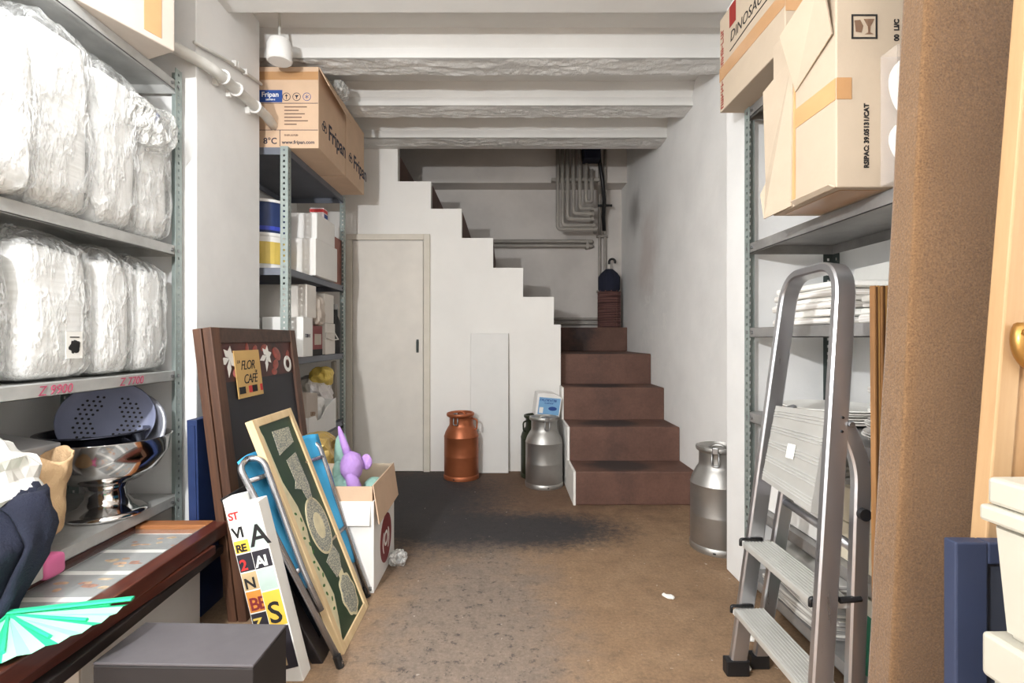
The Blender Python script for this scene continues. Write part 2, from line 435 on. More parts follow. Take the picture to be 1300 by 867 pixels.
mFOAMY = m_stack('foam_tray_edges_upright', (232,232,229), (250,250,248), 150, 'Y')
mWRAP = m_plastic_wrap('clear_wrap', 0.2, (250,250,248)); mWRAP2 = m_plastic_wrap('loose_clear_wrap', 0.34)
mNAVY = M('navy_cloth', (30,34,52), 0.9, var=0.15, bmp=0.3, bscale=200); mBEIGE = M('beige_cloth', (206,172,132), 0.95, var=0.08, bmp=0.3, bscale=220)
mWOODD = Mwood('dark_walnut', (62,40,30), (104,70,50), 'Z'); mWOODDY = Mwood('dark_walnut_rail', (52,36,30), (86,62,50), 'Y')
mCHALK = M('chalkboard', (36,36,44), 0.55, var=0.12, scale=6)
mMAHOG = Mwood('mahogany_frame', (62,28,22), (104,52,38), 'Y', coat=0.6, rough=0.35); mMAHOGB = Mwood('orange_wood_frame', (140,84,46), (182,120,72), 'X', coat=0.3)
mBLKWOOD = M('black_wood', (34,28,28), 0.45, var=0.2); mPINE = Mwood('pine', (172,136,96), (192,158,118), 'Z', 8); mCREAMWOOD = Mwood('cream_wood', (208,178,132), (232,208,166), 'Z', 9)
mBLUEPANEL = M('navy_board', (34,52,96), 0.5, var=0.15); mBLUECLOTH = M('sky_blue_cloth', (64,164,214), 0.75, var=0.08, bmp=0.15)
mBLUEBOX = M('blue_panel_paint', (50,58,82), 0.55, var=0.12); mCREAM = M('cream_plastic', (184,179,165), 0.45, var=0.03)
mGREEN = M('fan_green', (44,196,142), 0.7, var=0.05); mGREENL = M('fan_pale_green', (150,226,190), 0.8, var=0.05)
mPINK = M('pink_plastic', (232,118,168), 0.5, var=0.05); mBOXGREY = M('dark_grey_board', (88,84,87), 0.75, var=0.1, scale=14)
mBOXBLK = M('black_board', (38,34,34), 0.7, var=0.1)
mPURPLE = M('purple_plush', (178,140,206), 0.9, var=0.15, bmp=0.4); mTEAL = M('teal_plush', (146,184,172), 0.9, var=0.25, bmp=0.4)
mGOLD = M('gold_foil', (196,166,100), 0.3, metal=0.6, var=0.2); mRED = M('maroon_print', (128,44,46), 0.6, var=0.1); mREDC = M('red_print', (200,50,48), 0.6, var=0.05)
mYELLOW = M('yellow_plastic', (214,186,92), 0.5, var=0.1); mGREENBX = M('green_print', (14,92,68), 0.6, var=0.08)
mGLASS = M('picture_glass', (225,228,228), 0.08, var=0.02, alpha=0.10, coat=0.5)
mWICKER = m_stack('wicker', (50,28,27), (118,82,76), 150, 'Z')

# ------------------------------------------------------------------ the setting
def struct(name, g, mat, label, cat, auto=None):
    return tag(g.obj(name, mat, auto=auto), label, cat, kind='structure')
struct('floor', G().box(-2.1, 2.1, -3, 5.0, -0.1, 0), mFLOOR, 'brown stained concrete floor with sooty patches', 'floor')
struct('wall_right', G().box(1.11, 1.25, 2.137, 4.84, 0, 3.5), mWALLR, 'right white plaster wall beside the stairs, peeling and sooty', 'wall')
struct('wall_pier_right', G().box(0.927, 1.5, 1.955, 2.135, 0, 2.6, bev=0.004), mWALL, 'narrow white pier at the far end of the right rack', 'wall')
struct('wall_right_front', G().box(1.28, 1.5, -3, 1.953, 0, 2.6), mWALL, 'white wall behind the right storage rack', 'wall')
struct('wall_left', G().box(-1.9, -1.66, -3, 1.925, 0, 2.6), mWALL, 'white wall behind the left rack of bagged trays', 'wall')
struct('wall_pier_left', G().box(-1.9, -1.16, 1.93, 2.43, 0, 2.6, bev=0.004), mWALL, 'wide white pier carrying the grey pipe on the left', 'wall')
struct('wall_left_rear', G().box(-1.9, -1.5, 2.432, 3.708, 0, 2.6), mWALL, 'white wall behind the carton rack', 'wall')
struct('wall_rear_room', G().box(-2.1, 2.1, -3.1, -3.0, 0, 2.6), mWALL, 'white wall behind the viewer', 'wall')
YF = 3.71; YB = 4.84
# stepped side wall of the upper flight
sx = [-0.771, -0.531, -0.308, -0.08, 0.137, 0.36]; sz = [2.10, 1.902, 1.69, 1.474, 1.263, 1.063]
prof = [(-1.9, 0), (0.41, 0), (0.41, sz[5]), (sx[5], sz[5])]
for i in range(5, 0, -1): prof += [(sx[i], sz[i-1]), (sx[i-1], sz[i-1])]
prof += [(-0.771, 2.62), (-1.9, 2.62)]
struct('wall_stair', G().prism(prof, 'Y', YF, YF+0.07), mFLANK, 'white stepped side wall of the staircase with a low door', 'wall')
struct('wall_back', G().box(-1.9, 1.25, YB, YB+0.15, 0, 3.5), mBACKW, 'grubby white back wall above the stair landing', 'wall')
struct('wall_stairwell_left', G().box(-1.95, -1.85, YF+0.07, YB, 2.3, 3.5), mBACKW, 'left end wall of the upper stairwell', 'wall')
struct('wall_header', G().box(-1.9, 1.11, YF-0.075, YF-0.002, 2.335, 3.5), mCEIL, 'white header over the stair opening', 'wall')
led = struct('trim_1', G().box(-1.85, 1.11, 4.62, YB, 2.367, 2.68, bev=0.006), mBACKW, 'plaster beam along the back wall above the stairs', 'trim')
struct('ceiling_stairwell', G().box(-1.95, 1.25, YF, YB+0.15, 3.5, 3.6), mCEIL, 'dark ceiling high over the stairwell', 'ceiling')
ceil_root = thing('ceiling', 'white beamed plaster ceiling', 'ceiling', (0,0,2.46), kind='structure')
G().box(-1.9, 1.5, 2.15, YF-0.08, 0, 0.14).obj('ceiling_slab', mCEIL, ceil_root)
G().box(-2.1, 2.1, -3, 2.15, -0.13, 0.14).obj('near_soffit', mCEIL, ceil_root)
for i, yb in enumerate((2.52, 3.03, 3.51)):
    bmw = 0.12
    # web with a sloping haunch and a small lower flange facing the viewer
    pr = [(yb-0.05, 0.0), (yb-0.012, -0.075), (yb-0.012, -0.098), (yb-0.02, -0.1), (yb-0.02, -0.128), (yb+bmw+0.012, -0.128), (yb+bmw+0.012, -0.09), (yb+bmw+0.05, 0)]
    b = G().prism(pr, 'X', -1.499, 1.11).obj('beam', mCEIL, ceil_root)
    def fn(u, v, yb=yb):
        x = -1.499 + u*2.608; y = yb - 0.018 + v*(bmw+0.03)
        k = noise.noise(Vector((x*9, y*30, yb))) + 0.6*noise.noise(Vector((x*34, y*60, yb)))
        return (x, y, -0.134 + 0.006*k)
    g = G().grid(fn, 220, 9); g.obj('rough_underside', mROUGH, b)
# stairs
st = thing('stairs', 'brown painted concrete stairs with sooty treads and white side', 'stairs', (0.76, 2.95, 0), kind='structure')
ry = [2.95, 3.23, 3.545, 3.862]; rz = [0.194, 0.403, 0.622, 0.847]
for i in range(4):
    y0 = ry[i]; y1 = ry[i+1] if i < 3 else YB; d = (y1-y0)
    cy = y0 + 0.15
    G().box(0.413-0.76, 1.109-0.76, -0.15, d-0.151, 0, rz[i], bev=0.008).obj('step', mSTEP, st, loc=(0, cy-2.95, 0))
G().box(0.42-0.76, 1.109-0.76, -0.11, 0.118, 0, 0.214, bev=0.006).obj('step', mSTEP, st, loc=(0, 4.72-2.95, 0.848))
pr = [(2.95,0), (2.95,rz[0]), (ry[1],rz[0]), (ry[1],rz[1]), (ry[2],rz[1]), (ry[2],rz[2]), (YF-0.002,rz[2]), (YF-0.002,0)]
G().prism([(a-2.95, b) for a, b in pr], 'X', 0.399-0.76, 0.4125-0.76).obj('side_panel', mFLANK, st)
for i in range(5):
    xa = sx[i]; xb = sx[i+1]
    if i == 0: xa = -0.771
    G().box(xa-0.76, xb-0.76-0.0005, YF+0.071-2.95, YB-2.95-0.001, 0.0, sz[i]-0.001).obj('step', mSTEP, st)
G().box(-1.849-0.76, -0.7715-0.76, YF+0.071-2.95, YB-2.95-0.001, 0.0, 2.31).obj('step', mSTEP, st)
# low door under the stairs
d1 = thing('door_1', 'low off-white door under the stairs with a small pull handle', 'door', (-0.83, YF, 0), kind='structure')
G().box(-0.26, 0.245, -0.014, -0.001, 0.004, 1.665, bev=0.003).obj('door_leaf', mDOOR, d1)
G().box(0.25, 0.295, -0.024, -0.001, 0, 1.715, bev=0.003).obj('frame_post', mTRIM, d1)
G().box(-0.31, 0.25, -0.024, -0.001, 1.672, 1.715, bev=0.003).obj('frame_head', mTRIM, d1)
G().box(-0.31, -0.265, -0.024, -0.001, 0, 1.672, bev=0.003).obj('frame_post', mTRIM, d1)
h = G().box(0.196, 0.214, -0.018, -0.0145, 0.86, 0.955, bev=0.002).obj('handle_plate', mPOSTD, d1)
G().tube(roundpath([(0.205,-0.016,0.87), (0.205,-0.042,0.872), (0.205,-0.042,0.943), (0.205,-0.016,0.945)], 0.012), 0.006, 8).obj('pull', mPOSTD, h, smooth=True)

# ------------------------------------------------------------------ pipes
def pipe_obj(name, pts, r, mat, label=None, cat='pipe', parent=None, rad=0.04, group=None):
    o = G().tube(roundpath(pts, rad) if len(pts) > 2 else pts, r, 12).obj(name, mat, parent, smooth=True)
    if label: tag(o, label, cat, group)
    return o
bank = thing('pipe_bank', 'bank of grey pipes bent in nested elbows on the stairwell wall', 'pipes', (0.5, 4.55, 2.0))
def L(v): return Vector(v) - Vector((0.5, 4.55, 2.0))
for xv, yb_, xe in ((708,291,756), (714,286,754), (720.5,278,752), (728,271,752), (736,264.5,752)):
    Yp = 4.53; a = px(xv, 175, Yp); b = px(xv, yb_, Yp); c = px(xe, yb_, Yp)
    pts = roundpath([L(a), L(b), L(c), L(c)+Vector((0.02, 0.14, 0))], 0.035, 5)
    p = G().tube(pts, 0.017, 12).obj('pipe', mGREYPIPE, bank, smooth=True)
    G().cyl(L(c)-Vector((0.012,0,0)), L(c)+Vector((0.012,0,0)), 0.022, seg=12).obj('elbow_collar', mGREYPIPE, p, smooth=False)
a = px(744, 175, 4.53); b = px(744, 256, 4.53)
G().tube(roundpath([L(a), L(b), L(b)+Vector((0.05,0,0)), L(px(751, 215, 4.53))], 0.02, 5), 0.017, 12).obj('pipe', mGREYPIPE, bank, smooth=True)
G().box(-0.08, 0.35, -0.005, 0.06, 0.36, 0.39, bev=0.003).obj('wall_bracket', mGREYPIPE, bank)
tw = thing('twin_pipe', 'pair of horizontal grey pipes ending mid-wall above the stairs', 'pipes', (0.2, 4.76, 1.9))
for zz in (0.0, -0.042):
    e = px(752, 306, 4.78)
    G().tube(roundpath([(-0.9, 0.02, zz-0.03), (e.x-0.2, 0.02, zz-0.03), (e.x-0.2, 0.1, zz-0.03)], 0.03), 0.0175, 12).obj('pipe', mGREYPIPE, tw, smooth=True)
G().box(e.x-0.26, e.x-0.235, 0.0, 0.078, -0.1, -0.015, bev=0.003).obj('wall_clip', mGREYPIPE, tw)
vp = thing('corner_pipe', 'two thin grey pipes dropping beside the wicker basket then turning left', 'pipes', (0.9, 4.8, 1.1))
for k, xv in enumerate((761, 768)):
    t = px(xv, 190, 4.58); m_ = px(xv, 233, 4.58); q = px(xv, 245, 4.8); bt = px(xv, 405+k*5.5, 4.8); lf = px(690, 405+k*5.5, 4.8)
    O = Vector((0.9,4.8,1.1))
    G().tube(roundpath([t-O, m_-O, q-O, bt-O, lf-O], 0.03), 0.013, 10).obj('pipe', mGREYPIPE, vp, smooth=True)
for yy in (300, 370):
    c = px(764.5, yy, 4.8)-Vector((0.9,4.8,1.1)); G().box(c.x-0.05, c.x+0.05, -0.016, 0.035, c.z-0.01, c.z+0.01, bev=0.002).obj('pipe_clip', mGREYPIPE, vp)
cb = thing('black_cable', 'thick black cable hanging beside the bent pipes', 'cable', (0.86, 4.5, 1.9))
O = Vector((0.86,4.5,1.9))
G().tube([px(760,186,4.55)-O, px(761,205,4.53)-O, px(765,230,4.54)-O, px(767,255,4.6)-O, px(766,275,4.72)-O, px(767,293,4.75)-O], 0.018, 10).obj('cable', mBLACK, cb, smooth=True)
G().tube([px(759,261,4.68)-O, px(777,261,4.68)-O], 0.012, 8).obj('cross_clip', mBLACK, cb)
shade_bk = thing('shade_block', 'dark navy block added for the shade above the bent pipes under the ceiling', 'box', (0.66, 4.4, 2.53))  # added dark block standing in for the shade under the header
G().box(0.03, 0.17, 0.0, 0.14, -0.02, 0.25, bev=0.005).obj('box_body', mNAVY, shade_bk)  # body of the added shade block, no real box
G().box(0.02, 0.18, -0.006, 0.0, 0.12, 0.26, bev=0.002).obj('shade_front', mNAVY, shade_bk)
lp = thing('wall_pipe', 'white painted pipe clipped along the left pier', 'pipe', (-1.12, 2.2, 2.0))
G().tube(roundpath([(-0.32,-0.37,0.05), (-0.1,-0.34,0.03), (0.0,-0.25,-0.005), (0.0,0.21,0.01), (-0.01,0.32,0.0)], 0.05), 0.022, 14).obj('pipe', mWHITEPIPE, lp, smooth=True)
for yy in (-0.16, -0.06, 0.1):
    c = G().tube([(0.026*math.cos(t), yy, 0.003+0.026*math.sin(t)) for t in [R(k*30-150) for k in range(11)]], 0.005, 8).obj('pipe_clip', mWHITE, lp, smooth=True)
    G().box(-0.04, -0.02, yy-0.008, yy+0.008, -0.03, 0.0, bev=0.002).obj('clip_foot', mWHITE, c)
lc = thing('wall_cable', 'thin white cable clipped above the pipe on the left pier', 'cable', (-1.15, 2.2, 2.15))
G().tube([(0,-0.3,-0.09), (0,-0.12,-0.045), (0,0.0,-0.02), (0,0.12,0.0), (0,0.225,0.015)], 0.007, 8).obj('cable', mWHITEPIPE, lc, smooth=True)
for yy, zz in ((-0.02,-0.02), (0.0,-0.016), (0.07,-0.008)):
    G().box(-0.009, 0.012, yy-0.006, yy+0.006, zz-0.012, zz+0.014, bev=0.002).obj('cable_clip', mWHITE, lc)

# ------------------------------------------------------------------ racks
def slotted(g, p0, du, wid, z0, z1, pitch=0.027, hw=0.009, hh=0.010):
    """perforated flange: strip from p0 along du (width), from z0 up to z1, with real slots"""
    p0 = Vector(p0); du = Vector(du).normalized()
    n = int((z1-z0)/pitch); us = [0, (wid-hw)/2, (wid+hw)/2, wid]
    def vv(u, z): return g.bm.verts.new(p0 + du*u + Vector((0,0,z)))
    prev = [vv(u, z0) for u in us]
    for i in range(n):
        za = z0 + i*pitch + (pitch-hh)/2; zb = za+hh; zc = z0+(i+1)*pitch if i < n-1 else z1
        A = [vv(u, za) for u in us]; B = [vv(u, zb) for u in us]; C_ = [vv(u, zc) for u in us]
        for lo, hi, skip in ((prev, A, False), (A, B, True), (B, C_, False)):
            for k in range(3):
                if skip and k == 1: continue
                g.bm.faces.new((lo[k], lo[k+1], hi[k+1], hi[k]))
        prev = C_
def make_rack(name, label, xf, sgn, y0, y1, depth, H, levels, pm, sm, shelf_h=0.035):
    """xf: aisle side x; sgn: direction of depth along x"""
    root = thing(name, label, 'shelving', (xf, (y0+y1)/2, 0))
    c = (y0+y1)/2; w_ = 0.036
    for ix in (0, 1):
        for iy in (0, 1):
            x = 0 if ix == 0 else sgn*depth; y = (y0 if iy == 0 else y1) - c
            sx_ = sgn if ix == 0 else -sgn; sy_ = 1 if iy == 0 else -1
            g = G(); slotted(g, (x, y, 0), (0, sy_, 0), w_, 0, H); slotted(g, (x, y, 0), (sx_, 0, 0), w_, 0, H)
            o = g.obj('post', pm, root); md = o.modifiers.new('thick', 'SOLIDIFY'); md.thickness = 0.002; md.offset = 0
    for z in levels:
        xa, xb = sorted((sgn*0.003, sgn*(depth-0.003))); ya, yb = y0-c+0.003, y1-c-0.003
        g = G(); t = 0.002
        g.box(xa, xb, ya, yb, z-t, z)
        for q in (xa, xb-t): g.box(q, q+t, ya, yb, z-shelf_h, z-t)
        for q in (ya, yb-t): g.box(xa+t, xb-t, q, q+t, z-shelf_h, z-t)
        xi = xa if sgn > 0 else xb-0.012
        g.box(xi, xi+0.012, ya, yb, z-shelf_h, z-shelf_h+t)
        s = g.obj('shelf', sm, root)
        for yy in (ya+0.018, yb-0.018, yb-0.05):
            G().cyl((-sgn*0.004, yy, z-shelf_h/2), (sgn*0.006, yy, z-shelf_h/2), 0.006, seg=6).obj('bolt', mBOLT, s)
    return root
rackA = make_rack('storage_rack', 'galvanised metal rack on the left holding bagged white trays', -1.2, -1, 0.88, 1.905, 0.42, 1.95, (0.385, 0.842, 1.30, 1.905), mPOST, mGALV)
rackB = make_rack('storage_rack', 'grey-green slotted rack holding cartons beside the low door', -1.05, -1, 2.485, 3.385, 0.42, 1.895, (0.06, 0.43, 0.865, 1.305, 1.89), mPOST, mSHELFB)
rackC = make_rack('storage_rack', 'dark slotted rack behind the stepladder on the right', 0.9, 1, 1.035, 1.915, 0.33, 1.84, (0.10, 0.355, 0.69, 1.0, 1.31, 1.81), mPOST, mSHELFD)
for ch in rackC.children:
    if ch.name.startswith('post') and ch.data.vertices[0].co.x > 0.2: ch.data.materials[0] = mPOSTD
# handwriting on the left rack lip
shelfA = [c for c in rackA.children if c.name.startswith('shelf')][1]
for s, y in (('Z 9900', 1.32), ('Z 7700', 1.60)):
    text(s, 0.036, mPINKINK, shelfA, (0.0008-0.0025, y-1.3925, 0.812), RIGF, 'handwriting', shear=0.2, label='pink handwritten number')

# ------------------------------------------------------------------ milk cans
def milk_can(label, loc, r, h, body_m, ring_m, rotz=0, lid_tilt=0.0, sides=(-1, 1)):
    t = thing('milk_can', label, 'milk can', loc, (0,0,rotz), 'old milk cans')
    G().lathe([(0,0.012), (r*0.97,0.012), (r,0.02), (r,h*0.34), (r*1.004,h*0.345), (r,h*0.35), (r,h*0.63), (r*1.012,h*0.636), (r*0.99,h*0.65), (r*0.93,h*0.70), (r*0.78,h*0.775), (r*0.71,h*0.80), (r*0.69,h*0.83), (r*0.69,h*0.95), (r*0.70,h*0.955)], 40).obj('body', body_m, t, auto=40)
    G().lathe([(r*0.93,0), (r*1.02,0), (r*1.03,0.006), (r*1.03,h*0.055), (r*1.0,h*0.065)], 40).obj('base_ring', ring_m, t, auto=40)
    G().lathe([(r*0.70,h*0.94), (r*0.79,h*0.955), (r*0.81,h*0.975), (r*0.79,h*0.995), (r*0.72,h*1.0), (r*0.66,h*0.97), (r*0.3,h*0.96), (0,h*0.96)], 36).obj('lid', ring_m, t, auto=50, rot=(lid_tilt,0,0))
    for sgn in sides:
        G().tube(roundpath([(sgn*r*0.68,0,h*0.91), (sgn*r*1.0,0,h*0.90), (sgn*r*0.97,0,h*0.74), (sgn*r*0.80,0,h*0.75)], 0.02), 0.006, 8).obj('handle', ring_m, t, smooth=True)
    c = G().box(-0.014, 0.014, -r*0.84, -r*0.70, h*0.945, h*1.01, bev=0.004).obj('clasp', mBOLT, t)
    G().tube(roundpath([(-0.014,-r*0.80,h*0.96), (-0.016,-r*0.80,h*0.83), (0.016,-r*0.80,h*0.83), (0.014,-r*0.80,h*0.96)], 0.012), 0.0045, 8).obj('clasp_loop', mBOLT, c, smooth=True)
    G().tube([(-r*0.3,0,h*0.965), (-r*0.1,0,h*1.0), (r*0.1,0,h*1.0), (r*0.3,0,h*0.965)], 0.007, 8).obj('lid_grip', ring_m, t, smooth=True)
    G().box(-0.006, 0.006, -r*1.045, -r*1.01, h*0.022, h*0.036).obj('vent_slot', mBLACK, t)
    return t
milk_can('orange copper milk can standing in front of the white leaning board', (-0.296, 3.55, 0), 0.119, 0.452, mCOPPER, mCOPPER, R(-20), R(2), (1,))
milk_can('silver aluminium milk can at the foot of the stairs', (0.262, 3.36, 0), 0.121, 0.452, mALUN, mALUN, R(8), 0, ())
milk_can('dark green and brown milk can half hidden behind the silver one', (0.225, 3.585, 0), 0.108, 0.43, mGREENCAN, mGREENCAN, R(30))
milk_can('dented aluminium milk can against the right pier', (1.0-0.012, 2.36, 0), 0.123, 0.47, mALUN, mALUN, R(-30), 0, ())
# small leaflet carton on the dark can
c = thing('leaflet_box', 'small blue and white printed carton tilted on the dark milk can', 'box', (0.285, 3.52, 0.438), (R(6), R(6), R(10)))
G().prism([(-0.085,0.0),(0.085,0.0),(0.085,0.135),(0.04,0.155),(-0.04,0.158),(-0.085,0.15)], 'Y', -0.045, 0.05).obj('carton', mWHITE, c)
p = G().box(-0.07, 0.078, -0.0465, -0.0453, 0.012, 0.128).obj('blue_panel', M('pale_blue_print', (120,166,206), 0.6), c)
scrib(10, 0.021, mINKB, p, (-0.064, -0.0468, 0.102), CAMF, 1)
scrib(11, 0.011, mINKB, p, (-0.03, -0.0468, 0.086), CAMF, 2)
G().box(-0.062, -0.035, -0.0475, -0.0468, 0.02, 0.06).obj('label_patch', mWHITE, p)
G().blob((0.03, -0.047, 0.055), (0.03, 0.0008, 0.014)).obj('printed_boat', mINKB, p)
# white leaning board
b = thing('white_board', 'tall blank white board leaning on the stair wall', 'board', (-0.105, 3.66, 0), (R(-1.6), 0, 0))
G().box(-0.135, 0.135, 0.0, 0.016, 0.0, 1.0, bev=0.002).obj('panel', M('board_white', (226,224,220), 0.6, var=0.02), b)
G().box(0.1352, 0.1372, 0.0, 0.016, 0.0, 1.0).obj('edge_band', mGREYPIPE, b)
# umbrella and wicker basket
bk = thing('wicker_basket', 'tall red-brown wicker basket on the stair landing ledge', 'basket', (0.968, 4.72, 1.0625))
g = G()
for k in range(26):
    z = 0.008 + k*0.0125; g.tube([(0.098*math.cos(a+k*0.1)*(1+0.02*((i+k) % 2)), 0.098*math.sin(a+k*0.1)*(1+0.02*((i+k) % 2)), z) for i, a in enumerate([2*PI*j/28 for j in range(28)])], 0.0075, 5, closed=True)
g.obj('weave', mWICKER, bk)
G().lathe([(0,0.004), (0.092,0.004), (0.092,0.33), (0.088,0.33), (0.088,0.01), (0,0.01)], 24).obj('liner', M('dark_liner', (46,26,24), 0.9), bk)
for k in range(12):
    a = 2*PI*k/12; G().cyl((0.102*math.cos(a),0.102*math.sin(a),0), (0.102*math.cos(a),0.102*math.sin(a),0.335), 0.005, seg=6).obj('stake', mWICKER, bk)
um = thing('umbrella', 'folded navy umbrella with a hooked handle standing in the wicker basket', 'umbrella', (0.968, 4.72, 1.10))
def fold(u, v):
    a = 2*PI*u; r = 0.096*(1+0.06*math.sin(9*a+v*2))*(1 if v < 0.88 else 1-(v-0.88)*5.5)*(0.6+0.4*min(1, max(0, v-0.45)*6)); r = max(r, 0.02)
    return (r*math.cos(a), r*math.sin(a), 0.03+v*0.47)
G().grid(fold, 54, 14, True).obj('canopy', mNAVY, um, smooth=True)
G().cyl((0.0,0,0.45), (0.0,0,0.545), 0.013, seg=12).obj('shaft', mWHITED, um, smooth=True)
G().tube([(0.0,0,0.535)] + [(0.028-0.028*math.cos(R(a)), 0, 0.565+0.03*math.sin(R(a))) for a in range(0, 215, 20)], 0.011, 10).obj('hook_handle', mBLACK, um, smooth=True)

# ------------------------------------------------------------------ top of left rack / bagged trays
def bag(label, y0, y1, z0, h, xf=-1.215, depth=0.34, seed=1, top=0.05, mat=None, loose=0.0):
    t = thing('bagged_trays', label, 'plastic bag', (xf-depth/2, (y0+y1)/2, z0), (0,0,0), 'bags of white trays')
    hw, hd = (y1-y0)/2, depth/2
    G().rbox(-hd+0.012, hd-0.014, -hw+0.014, hw-0.014, 0.006, h-top, 0.006, 9, seed, 8, 9).obj('tray_stack', mat or mFOAM, t, smooth=True)
    g = G(); b2 = bmesh.new(); bmesh.ops.create_cube(b2, size=2); bmesh.ops.subdivide_edges(b2, edges=b2.edges[:], cuts=22, use_grid_fill=True)
    for v in b2.verts:
        p = v.co; rn = 7; l = (abs(p.x)**rn+abs(p.y)**rn+abs(p.z)**rn)**(1/rn); p = p/l
        zt = (p.z+1)/2; sq = 1 - (0.0 if zt < 0.86 else (zt-0.86)*2.2)
        q = Vector((p.x*hd*sq, p.y*hw*sq, zt*h))
        e = Vector((q.x*14+seed, q.y*14+seed*2, q.z*6)); k = noise.noise(e) + 0.6*noise.noise(e*2.4)
        rdg = (0.3-abs(noise.noise(e*1.6+Vector((9,0,0)))))
        nr = Vector((p.x**5, p.y**5, 0.4*p.z**5)); nr = nr.normalized() if nr.length > 1e-6 else Vector((0,0,1))
        if zt > 0.02: q += nr*(0.006*k + 0.012*rdg)*(1+loose)
        v.co = q
    g._merge(b2); g.obj('plastic_wrap', mWRAP, t, smooth=True)
    return t
# upper shelf
bag('large overexposed bag of white trays, nearest on the upper left shelf', 1.02, 1.285, 1.303, 0.46, seed=2, xf=-1.14, depth=0.38, loose=0.6)
bag('tall bag of white trays, second on the upper left shelf', 1.30, 1.50, 1.303, 0.55, seed=3, xf=-1.185, loose=0.4)
bag('bag of white trays, third on the upper left shelf', 1.515, 1.69, 1.303, 0.53, seed=4, xf=-1.19, mat=mFOAMY, loose=0.4)
bag('bag of white trays with twisted plastic top, farthest on the upper left shelf', 1.70, 1.875, 1.303, 0.50, seed=5, xf=-1.205, loose=0.4)
lw = thing('loose_wrap', 'crumpled clear plastic wrap bulging past the rack post', 'plastic wrap', (-1.2, 1.76, 1.68))
G().rbox(-0.14, 0.045, -0.14, 0.10, -0.075, 0.085, 0.035, 12, 3, 14, 3, True).obj('crumpled_film', mWRAP2, lw)
G().box(0.03, 0.036, -0.045, -0.035, -0.01, 0.028).obj('blue_mark', mINKB, lw, rot=(R(-12),0,0))
# lower shelf
bag('bag of white trays, nearest on the lower left shelf', 1.03, 1.275, 0.845, 0.40, seed=6, mat=mFOAMY)
t = bag('bag of white trays with a small printed label on the lower left shelf', 1.29, 1.535, 0.845, 0.42, seed=7)
s = G().box(0.1745, 0.1765, 0.0, 0.055, 0.06, 0.135).obj('label_sticker', mPAPER, t)
G().blob((0.1775, 0.028, 0.092), (0.0006, 0.017, 0.017), 0.5, 4, 3).obj('printed_emblem', mINKK, s)
G().box(0.1766, 0.1772, 0.012, 0.044, 0.118, 0.121).obj('printed_line', mINKK, s)
bag('bag of white trays leaning beside the labelled bag', 1.548, 1.70, 0.845, 0.41, seed=8, mat=mFOAMY)
bag('narrow bag of white trays next to the left rack post', 1.712, 1.865, 0.845, 0.405, seed=9, mat=mFOAMY)
# carton on top of the rack
c = thing('carton', 'pale cardboard carton overhanging the top of the left rack', 'box', (-1.36, 1.52, 1.9065), (0,0,R(-22)))
G().box(-0.19, 0.19, -0.27, 0.26, 0, 0.36, bev=0.004).obj('carton_body', mCARDG, c)
G().box(0.1902, 0.1915, 0.16, 0.215, 0.02, 0.16).obj('tape', mTAPE, c)
G().box(-0.02, 0.04, -0.268, 0.258, -0.0015, -0.0003).obj('tape', mTAPE, c)
scrib(9, 0.03, M('lilac_ink', (150,146,176), 0.8), c, (0.1906, -0.05, 0.19), RIGF, 3)
# bowls on the bottom shelf
bw = thing('punch_bowl', 'large polished steel punch bowl on a pedestal foot', 'bowl', (-1.305, 1.68, 0.387))
G().lathe([(0,0.10), (0.05,0.10), (0.10,0.115), (0.145,0.15), (0.172,0.2), (0.18,0.25), (0.184,0.252), (0.178,0.252), (0.168,0.2), (0.14,0.157), (0.09,0.124), (0,0.118)], 56).obj('bowl', mSTEEL, bw, smooth=True)
G().lathe([(0,0.004), (0.112,0.0), (0.115,0.008), (0.10,0.018), (0.075,0.03), (0.058,0.055), (0.054,0.085), (0.062,0.104), (0,0.105)], 48).obj('foot', mSTEEL, bw, smooth=True)
ib = thing('mixing_bowl', 'dark steel mixing bowl nested in the punch bowl', 'bowl', (-1.335, 1.665, 0.512))
G().lathe([(0,0), (0.05,0.0), (0.105,0.028), (0.135,0.09), (0.14,0.142), (0.152,0.144), (0.152,0.148), (0.136,0.148), (0.13,0.092), (0.1,0.034), (0,0.008)], 48).obj('bowl', mSTEELD, ib, smooth=True)
co = thing('colander', 'grey-blue perforated colander disc tilted on the nested bowl', 'colander', (-1.34, 1.73, 0.685), (R(62), R(8), R(28)))
mCOL = M('grey_blue_enamel', (128,134,160), 0.5, var=0.08)
G().lathe([(0,0.0), (0.11,0.0), (0.125,0.006), (0.132,0.016), (0.136,0.016), (0.13,0.002), (0.115,-0.006), (0,-0.006)], 44).obj('disc', mCOL, co, smooth=True)
g = G()
for i in range(-5, 6):
    for j in range(-5, 6):
        x, y = i*0.017+(j % 2)*0.008, j*0.016
        if 0.035 < math.hypot(x, y) < 0.095 and abs(x) > 0.02: g.cyl((x,y,-0.0066), (x,y,0.0008), 0.0042, seg=8)
o = g.obj('holes', mBLACK, co); o['kind'] = 'stuff'
G().cyl((-0.04,-0.075,-0.0066), (-0.04,-0.075,0.001), 0.014, seg=14).obj('drain_hole', mBLACK, co)
pl = thing('steel_plate', 'grey steel bowl standing behind the colander', 'bowl', (-1.33, 1.80, 0.615), (R(60), 0, R(14)))
G().lathe([(0,0.0), (0.07,0.004), (0.115,0.03), (0.135,0.06), (0.145,0.062), (0.145,0.066), (0.13,0.066), (0.108,0.038), (0.065,0.012), (0,0.008)], 44).obj('bowl', M('grey_steel', (176,178,188), 0.35, metal=0.7), pl, smooth=True)
gb = thing('grey_carton', 'grey card box lid tilted behind the white bag', 'box', (-1.475, 1.40, 0.40), (0, R(7), R(-4)))
